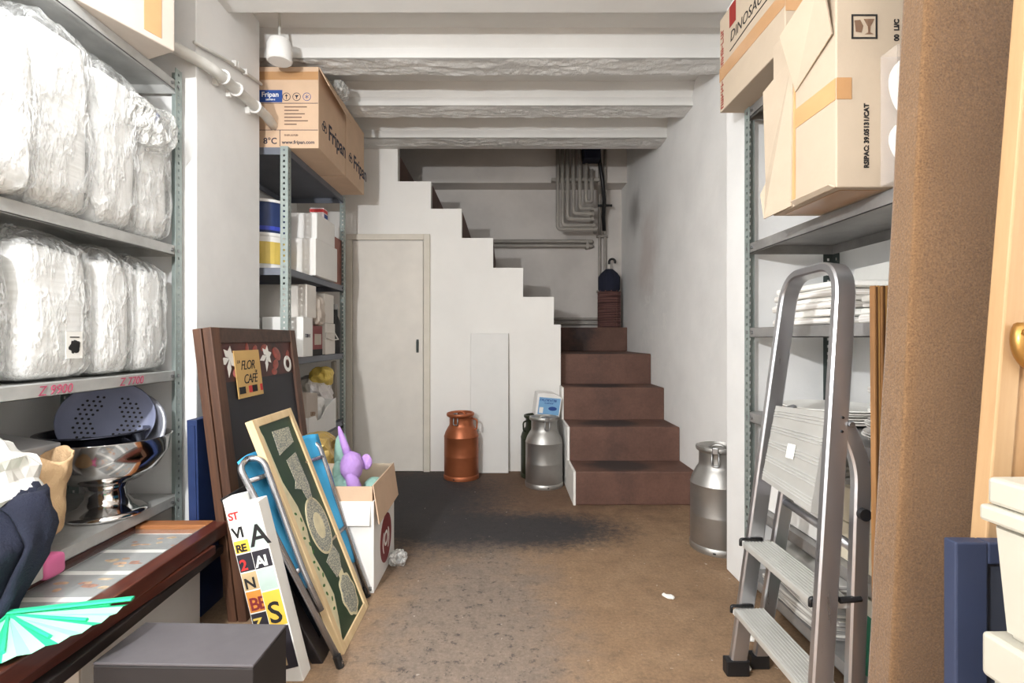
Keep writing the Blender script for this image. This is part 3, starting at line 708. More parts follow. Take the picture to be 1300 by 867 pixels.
G().box(-0.13, 0.15, -0.12, 0.1, 0.02, 0.28, bev=0.004).obj('box_body', M('grey_card', (170,170,172), 0.75), gb)
# cloth bags at the near end
def cloth(name, label, loc, mat, fn, nu=36, nv=28, thick=0.004, extra=None):
    t = thing(name, label, 'bag', loc); o = G().grid(fn, nu, nv, True).obj('fabric', mat, t, smooth=True)
    md = o.modifiers.new('thick', 'SOLIDIFY'); md.thickness = thick
    if extra: extra(t)
    return t
def sack(rx, ry, h, seed, sag, mouth, tilt=(0,0), fold=0.03):
    def fn(u, v):
        a = 2*PI*u; k = math.sin(min(1, v*1.15+0.12)*PI*0.5)
        pr = (0.25+0.75*min(1, v*5))*(1 - (1-mouth)*max(0, (v-0.45)/0.55)**1.5)
        n = noise.noise(Vector((math.cos(a)*1.8+seed, math.sin(a)*1.8, v*2.6+seed)))*1.4 + 0.7*noise.noise(Vector((math.cos(a)*5, math.sin(a)*5+seed, v*6)))
        r = pr + fold*n*4*(0.3+v)
        return (rx*r*math.cos(a)+tilt[0]*v*v, ry*r*math.sin(a)+tilt[1]*v*v, h*(v-sag*v*v*(0.5+0.5*math.sin(a*2+seed)))+0.003)
    return fn
cloth('beige_cloth_bag', 'beige cotton bag slumped on the bottom shelf beside the punch bowl', (-1.275, 1.36, 0.388), mBEIGE, sack(0.085, 0.075, 0.27, 2, 0.12, 0.72, (0.03, 0.03), 0.035))
wb = thing('white_paper_bag', 'crumpled white bag behind the navy bag on the bottom shelf', 'bag', (-1.30, 1.22, 0.389))
G().rbox(-0.02, 0.15, -0.10, 0.075, 0.0, 0.335, 0.05, 8, 11, 9, 3.6, True).obj('crumpled_sheet', mPAPER, wb)
def navy(u, v):
    # cloth draped over the shelf edge
    a = (u-0.5)*0.40; n = (0.4-abs(noise.noise(Vector((u*5, v*3.5, 2)))))*0.04 + noise.noise(Vector((u*11, v*8, 5)))*0.010
    path = [(-0.15, 0.15), (-0.05, 0.19), (0.03, 0.155), (0.065, 0.05), (0.045, -0.06), (0.02, -0.16)]
    f = v*(len(path)-1); i = min(int(f), len(path)-2); t = f-i
    x = path[i][0]*(1-t)+path[i+1][0]*t; z = path[i][1]*(1-t)+path[i+1][1]*t
    sh = 1-0.55*max(0, v-0.55)/0.45
    return (x+n*1.2, a*sh - 0.02 + n*0.5 - 0.05*v, z+n)
nb = thing('navy_cloth_bag', 'navy cloth bag hanging over the edge of the bottom left shelf', 'bag', (-1.19, 1.105, 0.42))
o = G().grid(navy, 36, 36).obj('fabric', mNAVY, nb, smooth=True); md = o.modifiers.new('thick', 'SOLIDIFY'); md.thickness = 0.014; md.offset = 1
def nstrap(u, v):
    a = navy(0.75+0.2*v, u); return (a[0]+0.036, a[1], a[2]+0.004)
o = G().grid(lambda u, v: nstrap(0.35+0.6*u, v), 16, 5).obj('strap', mNAVY, nb, smooth=True); md = o.modifiers.new('thick', 'SOLIDIFY'); md.thickness = 0.008
pk = thing('pink_sleeve', 'pink plastic sleeve clipped on the edge of the bottom left shelf', 'sleeve', (-1.205, 1.345, 0.362))
G().rbox(-0.02, 0.03, -0.03, 0.035, -0.028, 0.03, 0.002, 10, 1, 6, 5).obj('sleeve_body', mPINK, pk, smooth=True)
G().box(-0.012, 0.022, -0.12, -0.028, -0.02, 0.022, bev=0.005).obj('grey_insert', M('grey_plastic', (188,186,180), 0.5), pk)

# ------------------------------------------------------------------ low cabinet, frames, fan, black box
cab = thing('low_cabinet', 'low white cabinet under the stacked picture frames', 'cabinet', (-1.2, 1.45, 0))
G().box(-0.2, 0.2, -0.24, 0.235, 0.0, 0.232, bev=0.003).obj('carcass', mWALL, cab)
G().box(-0.2, 0.2, -0.246, -0.2405, 0.01, 0.225).obj('front_panel', mWHITED, cab)
def flat_frame(label, loc, rotz, w_, l_, t_, bw_, fm, fm2, inner=None, tilt=0):
    t = thing('picture_frame', label, 'picture frame', loc, (0, tilt, rotz), 'stacked picture frames')
    for s in (-1, 1):
        G().box(s*(w_/2-bw_/2)-bw_/2, s*(w_/2-bw_/2)+bw_/2, -l_/2, l_/2, 0, t_, bev=0.004).obj('frame_rail', fm, t)
        G().box(-w_/2+bw_, w_/2-bw_, s*(l_/2-bw_/2)-bw_/2, s*(l_/2-bw_/2)+bw_/2, 0, t_, bev=0.004).obj('frame_rail', fm2, t)
    G().box(-w_/2+bw_, w_/2-bw_, -l_/2+bw_, l_/2-bw_, 0.002, t_*0.4).obj('backing', inner or mBLKWOOD, t)
    return t
flat_frame('black wooden frame lowest in the stack on the low cabinet', (-1.085, 1.30, 0.2335), R(2), 0.30, 0.86, 0.03, 0.035, mBLKWOOD, mBLKWOOD)
flat_frame('dark brown frame in the middle of the stack on the low cabinet', (-1.10, 1.24, 0.2645), R(-2), 0.31, 0.84, 0.03, 0.03, mMAHOG, mMAHOG)
pf = flat_frame('glazed mahogany frame of small food prints topmost on the low cabinet', (-1.105, 1.33, 0.2955), R(0.5), 0.335, 0.84, 0.045, 0.05, mMAHOG, mMAHOGB, mPAPER)
G().box(-0.116, 0.116, -0.37, 0.37, 0.030, 0.0315).obj('glass', mGLASS, pf)
mGREYP = M('grey_print', (150,152,150), 0.7, var=0.2)
mFOODS = [M('food_a', (196,150,110), 0.7, var=0.5, scale=60), M('food_b', (210,180,140), 0.7, var=0.5, scale=60), M('food_c', (170,110,80), 0.7, var=0.5, scale=60)]
for k in range(5):
    y = 0.30-k*0.145
    q = G().box(-0.113, 0.113, y-0.06, y+0.06, 0.0182, 0.0192).obj('print', mGREYP, pf)
    for j in range(7):
        G().blob((random.uniform(-0.07,0.09), y+random.uniform(-0.035,0.035), 0.0195), (random.uniform(0.008,0.022), random.uniform(0.004,0.012), 0.0008), 0.5, 3, k*9+j, 2).obj('printed_food', mFOODS[j % 3], q)
G().box(0.112, 0.121, -0.37, 0.37, 0.02, 0.042).obj('inner_slip', M('grey_slip', (120,116,110), 0.4), pf)
fan = thing('paper_fan', 'open mint green paper fan lying on the stacked frames', 'fan', (-1.10, 1.135, 0.3415), (R(-1.5), R(0), 0))
mm = 18; a0, a1 = R(12), R(-78)
def fpt(i, r, up): a = a0+(a1-a0)*i/mm; return (r*math.cos(a), r*math.sin(a), 0.006+up)
for i in range(mm):
    g = G(); ua, ub = (0.005 if i % 2 else 0), (0 if i % 2 else 0.005)
    r1 = 0.235
    g.poly([fpt(i, 0.015, ua*0.3), fpt(i, r1, ua), fpt(i+1, r1, ub), fpt(i+1, 0.015, ub*0.3)])
    o = g.obj('leaf', mGREEN if i % 4 == 0 else mGREENL, fan); md = o.modifiers.new('t', 'SOLIDIFY'); md.thickness = 0.0008
for i in (0, 4, 8, 12, 16):
    a = fpt(i, 0.0, 0); b = fpt(i, 0.2, 0.004); G().tube([a, b], 0.004, 6).obj('rib', mGREEN, fan)
d = Vector((math.cos(a0), math.sin(a0), 0)); n = Vector((-d.y, d.x, 0))
g = G(); g.sweep([(0,0,0.012), tuple(d*0.245+Vector((0,0,0.018)))], (0,0,1), 0.006, 0.02); g.obj('guard', mGREEN, fan)
bb = thing('black_box', 'dark grey-topped black box standing on the floor by the frames', 'box', (-0.72, 1.19, 0), (0,0,R(-1.5)))
G().box(-0.178, 0.178, -0.075, 0.085, 0.0, 0.245, bev=0.003).obj('box_body', mBOXBLK, bb)
G().box(-0.178, 0.178, -0.075, 0.085, 0.2455, 0.252, bev=0.002).obj('lid', mBOXGREY, bb)

# ------------------------------------------------------------------ leaning boards on the left
def lean(o, bottom, top, sideways=False):
    """local x: along depth (away from the viewer), z: up the slope, y: into the thickness (towards the wall)"""
    ez = Vector(top)-Vector(bottom); frame_matrix(o, bottom, (0,1,0), ez); return ez.length
# navy board
nbd = thing('navy_board', 'narrow navy blue board standing behind the chalkboard sign', 'board'); ln = lean(nbd, (-1.045, 1.765, 0.0), (-1.06, 1.765, 0.68))
G().box(0, 0.14, 0, 0.035, 0, ln, bev=0.002).obj('panel', mBLUEPANEL, nbd)
G().box(-0.004, 0.0, 0.006, 0.029, 0.02, ln-0.02).obj('edge_strip', mBLUEPANEL, nbd)
# chalkboard sign: two folded leaves
sg = thing('chalkboard_sign', 'dark wooden folding chalkboard sign with a coffee shop header', 'sign'); L_ = lean(sg, (-0.872, 1.735, 0.0), (-0.995, 1.735, 1.0))
Wd = 0.70; fw = 0.055
for nm, off in (('front_leaf', 0.0), ('rear_leaf', 0.034)):
    q = G().box(fw-0.005, Wd-fw+0.005, off+0.012, off+0.02, 0.08, L_-fw+0.005).obj('blackboard', mCHALK, sg)
    for xa in (0, Wd-fw): G().box(xa, xa+fw, off, off+0.03, 0, L_, bev=0.003).obj('stile', mWOODD, q if nm == 'x' else sg)
    for za in (0.03, L_-fw): G().box(fw, Wd-fw, off+0.002, off+0.03, za, za+fw, bev=0.002).obj('rail', mWOODDY, sg)
HB = L_-0.195
hdr = G().box(fw, Wd-fw, 0.0095, 0.0118, HB, L_-fw).obj('header_print', M('coffee_header', (74,32,28), 0.5, var=0.7, scale=9), sg)
mBEAN = M('red_bean_print', (150,58,42), 0.35, var=0.5, scale=30); mBEAN2 = M('pink_bean_print', (206,120,120), 0.35, var=0.3, scale=30)
for (bx_, bz, r1, r2, an) in ((0.15,0.065,0.04,0.022,60), (0.095,0.03,0.028,0.018,10), (0.25,0.11,0.025,0.016,40), (0.44,0.09,0.04,0.026,-30), (0.42,0.045,0.028,0.02,20), (0.19,0.115,0.025,0.013,80), (0.55,0.08,0.025,0.017,70), (0.40,0.015,0.025,0.014,0), (0.33,0.118,0.03,0.014,10)):
    o = G().blob((0,0,0), (r1, 0.0012, r2)).obj('coffee_bean', mBEAN if bx_ != 0.095 else mBEAN2, hdr, smooth=True, loc=(fw+bx_, 0.009, HB+bz), rot=(0, R(-an), 0))
for (fx, fz, sc) in ((0.055, 0.085, 0.85), (0.345, 0.085, 0.8)):
    g = G()
    for k in range(6):
        a = R(60*k+15); ll = (0.085 if k in (3,4) else 0.055)*sc; d = Vector((math.cos(a),0,math.sin(a))); n = Vector((-d.z,0,d.x))*0.016*sc
        g.poly([(0,0,0), d*ll*0.5+n, d*ll, d*ll*0.5-n])
    o = g.obj('white_flower', mPAPER, hdr, loc=(fw+fx, 0.0082, HB+fz)); md = o.modifiers.new('t', 'SOLIDIFY'); md.thickness = 0.0008
o = G().lathe([(0.02,0), (0.036,0), (0.036,0.002), (0.02,0.002)], 24, mt=Matrix.Rotation(R(90), 4, 'X')).obj('cup_rim', mPAPER, hdr, loc=(fw+0.535, 0.0082, HB+0.042))
CX, CZ = 0.135, L_-0.262
cdp = G().box(CX, CX+0.19, 0.004, 0.0075, CZ, CZ+0.178).obj('shop_card', M('tan_sign_card', (206,168,104), 0.6, var=0.05), sg)
text('LA', 0.018, mINKK, cdp, (CX+0.014, 0.0036, CZ+0.13), CAMF, shear=0.2)
text('FLOR', 0.05, mINKK, cdp, (CX+0.035, 0.0036, CZ+0.105), CAMF, shear=0.35, space=0.85)
text('DE', 0.014, mINKK, cdp, (CX+0.14, 0.0036, CZ+0.09), CAMF, shear=0.2)
text('CAFÉ', 0.05, mINKK, cdp, (CX+0.045, 0.0036, CZ+0.052), CAMF, shear=0.3, space=0.85)
for xa, wd_, m_ in ((0.008,0.045,mINKK), (0.078,0.025,mREDC), (0.104,0.04,mINKK), (0.168,0.018,mREDC)):
    G().box(CX+xa, CX+xa+wd_, 0.003, 0.0042, CZ+0.016, CZ+0.042).obj('colour_block', m_, cdp)
# two canvases with print along the edges
def canvas(label, bottom, top, wid, th, prints, seed):
    t = thing('printed_canvas', label, 'canvas'); l = lean(t, bottom, top)
    G().box(0.0, wid, 0, th, 0, l, bev=0.002).obj('canvas', mPAPER, t)
    z = l-0.03
    for i, (cc, hgt, s, tc) in enumerate(prints):
        q = G().box(-0.0012, -0.0002, 0.003, th-0.003, z-hgt, z).obj('printed_band', cc, t)
        if s: text(s, hgt*0.85, tc, q, (-0.0016, th-0.006, z-hgt*0.9), LEFF, bold=0.001, space=0.85)
        z -= hgt+0.004
    return t
mCY = M('canvas_yellow', (232,190,70), 0.7, var=0.1); mCO = M('canvas_orange', (216,140,60), 0.7, var=0.2); mCG = M('canvas_grey_green', (182,200,190), 0.7, var=0.1)
mCB = M('canvas_dark', (40,36,44), 0.7, var=0.2); mCT = M('canvas_tan', (196,170,128), 0.7, var=0.2)
canvas('colourful lettered canvas leaning nearest the chalkboard sign', (-0.622, 1.45, 0.0), (-0.747, 1.45, 0.515), 0.05, 0.053,
       [(mPAPER,0.035,'ST',mREDC), (mPAPER,0.05,'VI',mINKK), (mCY,0.035,'RE',mINKK), (mCB,0.05,'2',mREDC), (mCT,0.05,'N',mINKK), (mCO,0.06,'BE',mRED), (mCB,0.045,'Z',mYELLOW), (mPAPER,0.03,'LO',mREDC), (mPAPER,0.045,'TZ',mINKR), (mCT,0.045,'M',mRED)], 1)
canvas('narrow canvas with a yellow swirl leaning beside the lettered canvas', (-0.562, 1.435, 0.0), (-0.69, 1.435, 0.505), 0.055, 0.055,
       [(mCG,0.10,'A',mINKK), (mCB,0.05,'AI',mPAPER), (mCG,0.06,None,None), (mCY,0.10,'S',mINKK), (mCB,0.12,'I',mCT)], 2)
bf = thing('black_picture_frame', 'black picture frame leaning behind the folding chair', 'picture frame'); l = lean(bf, (-0.535, 1.512, 0), (-0.815, 1.512, 0.50))
for xa in (0, 0.32): G().box(xa, xa+0.05, 0, 0.03, 0, l, bev=0.003).obj('frame_rail', mBLKWOOD, bf)
for za in (0, l-0.05): G().box(0.05, 0.32, 0.002, 0.03, za, za+0.05, bev=0.003).obj('frame_rail', mBLKWOOD, bf)
G().box(0.05, 0.32, 0.015, 0.02, 0.05, l-0.05).obj('panel', M('dark_glass', (36,40,48), 0.2), bf)
# folding chair with blue fabric
O = Vector((-0.6, 1.7, 0)); fc = thing('folding_chair', 'folded tubular beach chair with sky blue fabric behind the green picture', 'chair', tuple(O))
mTUBE = M('chrome_tube', (178,178,182), 0.25, metal=0.9)
nb0, nt0 = Vector((-0.478,1.497,0.01)), Vector((-0.775,1.497,0.585)); fb0, ft0 = Vector((-0.508,1.905,0.01)), Vector((-0.70,1.93,0.56))
def V3(*a): return Vector(a)
G().tube(roundpath([nb0-O, nt0-O, nt0-O+V3(0.0,0.05,0.012)], 0.025), 0.0095, 12).obj('front_leg', mTUBE, fc, smooth=True)
G().tube(roundpath([nt0-O+V3(0,0.05,0.012), nt0-O+V3(0.045,0.05,0.015), V3(-0.60,1.525,0.27)-O, V3(-0.545,1.525,0.15)-O], 0.03), 0.0095, 12).obj('side_tube', mTUBE, fc, smooth=True)
G().tube(roundpath([fb0-O, ft0-O, ft0-O+V3(-0.03,0.0,0.01)], 0.02), 0.0095, 12).obj('rear_leg', mTUBE, fc, smooth=True)
for k in (0.45, 0.92): G().tube([nb0.lerp(nt0, k)-O+V3(-0.004,0.01,0), fb0.lerp(ft0, k)-O], 0.008, 10).obj('cross_tube', mTUBE, fc, smooth=True)
def sling(u, v):
    a = nb0.lerp(nt0, 0.36+0.66*v); b = fb0.lerp(ft0, 0.20+0.86*v)
    n = noise.noise(Vector((u*4, v*5, 1)))*0.012
    return a.lerp(b, 0.02+u*1.03) + Vector((n-0.006-0.03*math.sin(u*PI), 0, 0.008*math.sin(u*9))) - O
o = G().grid(sling, 20, 28).obj('fabric', mBLUECLOTH, fc, smooth=True); md = o.modifiers.new('t', 'SOLIDIFY'); md.thickness = 0.006
for p in (nb0, fb0): G().cyl(p-O-V3(0,0,0.01), p-O+V3(-0.012,0,0.024), 0.012, seg=10).obj('foot_cap', mBLACK, fc)
# green painted picture
gp = thing('painted_picture', 'cream framed green picture of plates and jugs leaning at an angle', 'picture'); L_ = lean(gp, (-0.487, 1.555, 0.0), (-0.768, 1.555, 0.712))
Wg = 0.285; bw_ = 0.026
for xa in (0, Wg-bw_): G().box(xa, xa+bw_, -0.002, 0.022, 0, L_, bev=0.002).obj('frame_rail', mCREAMWOOD, gp)
for za in (0, L_-bw_): G().box(bw_, Wg-bw_, -0.002, 0.022, za, za+bw_, bev=0.002).obj('frame_rail', mCREAMWOOD, gp)
pnl = G().box(bw_, Wg-bw_, 0.004, 0.012, bw_, L_-bw_).obj('painted_panel', M('painting_green', (34,62,40), 0.45, var=0.35, scale=6), gp)
mCRM = M('painted_cream', (216,206,170), 0.6, var=0.15, scale=20)
def m_lattice():
    m, nt, b = nodes('painted_blue_pattern'); v = coord(nt)
    vo = nt.nodes.new('ShaderNodeTexVoronoi'); vo.inputs['Scale'].default_value = 120; vo.feature = 'DISTANCE_TO_EDGE'; nt.links.new(v, vo.inputs['Vector'])
    a = nz(nt, v, 70, 4)
    base = ramp(nt, vo.outputs['Distance'], [(0.05, lin((112,118,118))), (0.2, lin((206,200,170)))])
    base = mix(nt, math_n(nt, 'MULTIPLY', a, 0.5), base, lin((150,152,146)))
    nt.links.new(base, b.inputs['Base Color']); b.inputs['Roughness'].default_value = 0.55; return m
mLAT = m_lattice()
def relief(name, pts, mat, par, y0=0.0035, d=0.0015):
    return G().prism([(a, c) for a, c in pts], 'Y', y0-d, y0).obj(name, mat, par)
def ell(cx, cz, rx, rz, n=28, rot=0, octo=0): 
    out = []
    for k in range(n):
        a = 2*PI*k/n; r = 1+octo*math.cos(8*a); x, z = rx*r*math.cos(a), rz*r*math.sin(a); c_, s_ = math.cos(rot), math.sin(rot)
        out.append((cx+x*c_-z*s_, cz+x*s_+z*c_))
    return out
relief('painted_border', [(bw_,L_-bw_), (bw_+0.012,L_-0.06), (bw_+0.018,L_*0.72), (bw_+0.05,L_*0.60), (bw_+0.052,L_*0.50), (bw_+0.03,L_*0.40), (bw_+0.05,L_*0.30), (bw_+0.06,L_*0.2), (bw_+0.035,L_*0.12), (bw_,bw_)], mCRM, pnl, 0.0037)
mLEAF = M('painted_leaf', (62,110,52), 0.6, var=0.2)
for k in range(13):
    z = L_*(0.16+0.42*k/12); x = bw_+0.028+0.012*math.sin(k*1.9)
    relief('painted_leaf', ell(x, z, 0.008, 0.0045, 8, k), mLEAF, pnl, 0.002, 0.0006)
relief('painted_jar', [(0.09,L_-0.135),(0.215,L_-0.115),(0.222,L_-0.06),(0.10,L_-0.055)], mLAT, pnl)
relief('painted_carafe', [(0.12,L_-0.16),(0.20,L_-0.15),(0.205,L_-0.27),(0.185,L_-0.335),(0.165,L_-0.34),(0.145,L_-0.27),(0.105,L_-0.255),(0.125,L_-0.235)], mLAT, pnl)
relief('painted_rim', ell(0.165, L_*0.47, 0.075, 0.098), mCRM, pnl, 0.0035)
p = relief('painted_plate', ell(0.165, L_*0.47, 0.069, 0.09), mLAT, pnl, 0.002, 0.0006)
relief('painted_plate_centre', ell(0.165, L_*0.47, 0.034, 0.045), mCRM, p, 0.0014, 0.0006)
relief('painted_jug', [(0.12,L_*0.325),(0.205,L_*0.36),(0.225,L_*0.30),(0.20,L_*0.245),(0.15,L_*0.235),(0.135,L_*0.28)], mLAT, pnl)
relief('painted_jug_handle', ell(0.185, L_*0.235, 0.02, 0.03, 14), mCRM, pnl, 0.0038)
relief('painted_rim', ell(0.185, L_*0.135, 0.058, 0.072, 40, 0, 0.05), mCRM, pnl, 0.0035)
relief('painted_plate', ell(0.185, L_*0.135, 0.05, 0.063, 40, 0, 0.04), mLAT, pnl, 0.002, 0.0006)

# ------------------------------------------------------------------ open carton with plush toy
oc = thing('open_carton', 'white open carton with red circles and tan flaps by the green picture', 'box', (-0.65, 2.11, 0))
hx, hy, H_ = 0.158, 0.178, 0.345
G().box(-hx, hx, -hy, -hy+0.005, 0, H_).obj('front_wall', mWHITE, oc); G().box(-hx, hx, hy-0.005, hy, 0, H_).obj('back_wall', mWHITE, oc)
sr = G().box(hx-0.005, hx, -hy+0.005, hy-0.005, 0, H_).obj('side_wall', mWHITE, oc); G().box(-hx, -hx+0.005, -hy+0.005, hy-0.005, 0, H_).obj('side_wall', mWHITE, oc)
G().box(-hx+0.005, hx-0.005, -hy+0.005, hy-0.005, 0, 0.005).obj('bottom', mCARD, oc)
def card_quad(name, pts, mat, par, th=0.004):
    o = G().poly(pts).obj(name, mat, par); md = o.modifiers.new('t', 'SOLIDIFY'); md.thickness = th; md.offset = 0; return o
# tan inner carton standing proud of the white one
G().box(-hx+0.008, hx-0.007, -hy+0.007, -hy+0.011, 0.2, H_+0.055).obj('inner_front', mCARD, oc); G().box(hx-0.011, hx-0.007, -hy+0.011, hy-0.011, 0.2, H_+0.055).obj('inner_side', mCARD, oc)
G().box(-hx+0.008, hx-0.007, hy-0.011, hy-0.007, 0.2, H_+0.06).obj('inner_back', mCARDL, oc); G().box(-hx+0.008, -hx+0.012, -hy+0.011, hy-0.011, 0.2, H_+0.055).obj('inner_side', mCARD, oc)
card_quad('flap', [(hx-0.004,-hy+0.004,H_+0.06), (hx-0.002,hy-0.004,H_+0.062), (hx+0.022,hy-0.02,H_-0.075), (hx+0.02,-hy+0.0,H_-0.085)], mCARD, oc)
card_quad('flap', [(-hx+0.01,-hy+0.002,H_+0.0), (hx-0.012,-hy+0.002,H_+0.0), (hx-0.012,-hy-0.016,H_-0.085), (-hx+0.01,-hy-0.016,H_-0.085)], mWHITE, oc)
q = G().cyl((hx+0.0002,0.02,0.135), (hx+0.0012,0.02,0.135), 0.098, seg=36).obj('red_disc', mRED, oc)
text('(O)', 0.085, mPAPER, q, (hx+0.0016,-0.045,0.105), RIGF, bold=0.002)
q = G().cyl((-0.03,-hy-0.0012,0.145), (-0.03,-hy-0.0002,0.145), 0.055, seg=30).obj('red_disc', mREDC, oc)
G().tube([(-0.012,-hy-0.0016,0.135), (0.0,-hy-0.0016,0.15), (0.008,-hy-0.0016,0.168)], 0.003, 5).obj('white_mark', mPAPER, q)
scrib(6, 0.018, mINKK, oc, (0.02,-hy-0.0003,0.078), CAMF, 4); scrib(2, 0.014, mINKK, oc, (0.01,-hy-0.0003,0.045), CAMF, 5)
scrib(2, 0.02, mINKK, oc, (0.13,-hy-0.0003,0.01), CAMF, 6)
ty = thing('plush_toy', 'purple and teal plush unicorn poking out of the open carton', 'toy', (-0.625, 2.08, 0.185))
G().blob((-0.03,0,0.10), (0.085,0.08,0.13), 0.06, 3, 1).obj('body', mTEAL, ty, smooth=True)
hd = G().blob((0.015,-0.03,0.265), (0.045,0.05,0.06), 0.08, 3, 2).obj('head', mPURPLE, ty, smooth=True)
G().blob((0.035,-0.06,0.19), (0.026,0.03,0.075), 0.05, 3, 4, mt=Matrix.Rotation(R(-20), 4, 'Y')).obj('snout', mPURPLE, hd, smooth=True)
G().blob((0.065,0.0,0.275), (0.024,0.012,0.032), 0.05, 3, 5).obj('ear', mPURPLE, hd, smooth=True); G().blob((-0.05,0.0,0.23), (0.022,0.014,0.05), 0.05, 3, 6).obj('ear', mTEAL, hd, smooth=True)
G().tube([(0.0,-0.02,0.30), (-0.02,-0.015,0.35), (-0.035,-0.01,0.39), (-0.045,-0.005,0.42)], [0.018,0.015,0.011,0.004], 10).obj('horn', mPURPLE, hd, smooth=True)
G().blob((-0.045,0.03,0.30), (0.03,0.03,0.09), 0.1, 4, 7).obj('mane', mTEAL, hd, smooth=True)
G().blob((0.09,0.03,0.16), (0.045,0.05,0.045), 0.08, 3, 8).obj('paw', mTEAL, ty, smooth=True)
G().blob((0.10,0.0,0.135), (0.035,0.05,0.05), 0.1, 3, 9).obj('dark_patch', mBLACK, ty, smooth=True)
gbg = thing('foil_bag', 'crumpled gold foil bag behind the plush toy', 'bag', (-0.86, 2.36, 0.0))
G().rbox(-0.09, 0.09, -0.10, 0.10, 0.0, 0.52, 0.03, 11, 5, 12, 3.5, True).obj('foil', mGOLD, gbg)
cp = thing('crumpled_plastic', 'scrap of crumpled clear plastic on the floor beside the white carton', 'litter', (-0.455, 2.18, 0.0))
G().rbox(-0.03, 0.035, -0.04, 0.045, 0.0, 0.05, 0.02, 30, 2, 8, 3, True).obj('film', m_plastic_wrap('scrap_wrap', 0.5), cp)

# ------------------------------------------------------------------ cartons on rack B
XR = -1.05
def carton(name, label, x0, x1, y0, y1, z0, z1, mat, cat='box', group=None, rotz=0, flaps=True, tapes=(), bev=0.003):
    cx, cy = (x0+x1)/2, (y0+y1)/2
    t = thing(name, label, cat, (cx, cy, z0), (0,0,rotz), group)
    h = z1-z0
    b = G().box(x0-cx, x1-cx, y0-cy, y1-cy, 0.0005, h, bev=bev).obj('carton_body', mat, t)
    t['dims'] = [x1-x0, y1-y0, h]
    return t, (x0-cx, x1-cx, y0-cy, y1-cy, h)
zt = 1.8915
A, (ax0, ax1, ay0, ay1, ah) = carton('bakery_carton', 'tan bakery carton with blue logo, front one on top of the rack', -1.40, -0.908, 2.505, 2.93, zt, zt+0.40, mCARD, group='bakery cartons')
def line_(par, x0, x1, y, z0, z1, m): G().box(x0, x1, y-0.0012, y-0.0002, z0, z1).obj('printed_line', m, par)
yf = ay0
G().box(ax0+0.20, ax0+0.335-0.02, yf-0.0012, yf-0.0002, 0.225, 0.285).obj('blue_logo_panel', mINKB, A)
text('Fripan', 0.034, mWHITE, A, (ax0+0.213, yf-0.0016, 0.252), CAMF, bold=0.0005); scrib(8, 0.010, mWHITE, A, (ax0+0.235, yf-0.0013, 0.234), CAMF, 7)
line_(A, ax0+0.02, ax1-0.003, yf, 0.219, 0.2215, mINK); line_(A, ax0+0.02, ax1-0.003, yf, 0.088, 0.0905, mINK)
for k, (xc, sy_) in enumerate(((0.335, '↑'), (0.385, 'Y'), (0.435, '*'))):
    r_ = Matrix.Rotation(R(90), 4, 'X')
    G().lathe([(0.0175,0), (0.020,0), (0.020,0.001), (0.0175,0.001)], 24, mt=r_).obj('icon_ring', mINK if k < 2 else mINKB, A, loc=(ax0+xc, yf-0.0003, 0.252))
    g = G()
    if k == 0: g.box(-0.0015, 0.0015, -0.0008, 0, -0.012, 0.008); g.prism([(-0.007,0.003),(0.007,0.003),(0,0.013)], 'Y', -0.0008, 0)
    elif k == 1: g.prism([(-0.01,0.008),(0.01,0.008),(0.002,-0.002),(0.002,-0.01),(-0.002,-0.01),(-0.002,-0.002)], 'Y', -0.0008, 0)
    else:
        for a in (0, 60, 120): g.box(-0.001, 0.001, -0.0008, 0, -0.011, 0.011, mt=Matrix.Rotation(R(a), 4, 'Y'))
    g.obj('icon', mINK if k < 2 else mINKB, A, loc=(ax0+xc, yf-0.0003, 0.252))
for k in range(6): line_(A, ax0+0.335-0.01, ax0+0.335+(0.10, 0.06, 0.09, 0.075, 0.105, 0.05)[k], yf, 0.20-k*0.017, 0.205-k*0.017, M('faint_ink', (120,96,84), 0.8))
line_(A, ax0+0.302, ax0+0.3045, yf, 0.01, 0.088, mINK)
text('8°C', 0.042, mINK, A, (ax0+0.222, yf-0.0006, 0.022), CAMF, bold=0.0006); scrib(11, 0.012, M('faint_ink', (120,96,84), 0.8), A, (ax0+0.325, yf-0.0003, 0.06), CAMF, 8)
text('www.fripan.com', 0.024, mINK, A, (ax0+0.313, yf-0.0006, 0.022), CAMF, bold=0.0005)
G().box(ax0+0.001, ax1-0.001, yf-0.0012, yf-0.0002, 0.335, 0.375).obj('tape', mTAPE, A)
text('Fripan', 0.115, mINK, A, (ax1+0.0006, ay0+0.14, 0.10), RIGF, bold=0.002)
def side_logo(par, x, y, z):
    for k in range(3): G().lathe([(0.014,0), (0.019,0), (0.019,0.001), (0.014,0.001)], 16, mt=Matrix.Rotation(R(90), 4, 'Y')).obj('logo_ring', mINK, par, loc=(x, y+0.016*k, z+0.018*(k % 2)))
side_logo(A, ax1+0.0002, ay0+0.065, 0.13)
card_quad('top_flap', [(ax1,ay0+0.01,ah), (ax1,ay1-0.01,ah), (ax1+0.035,ay1-0.01,ah-0.10), (ax1+0.045,ay0+0.02,ah-0.085)], mCARD, A)
B, (bx0, bx1, by0, by1, bh) = carton('bakery_carton', 'tan bakery carton with blue logo, rear one on top of the rack', -1.38, -0.908, 2.945, 3.32, zt, zt+0.40, mCARD, group='bakery cartons')
text('Fripan', 0.115, mINK, B, (bx1+0.0006, by0+0.14, 0.10), RIGF, bold=0.002); side_logo(B, bx1+0.0002, by0+0.065, 0.13)
cw = thing('crumpled_film', 'crumpled clear film tucked beside the front bakery carton', 'plastic wrap', (-0.89, 2.80, zt+0.39))
G().rbox(-0.025, 0.03, -0.08, 0.07, 0.0, 0.07, 0.025, 22, 6, 8, 3, True).obj('film', mWRAP2, cw)
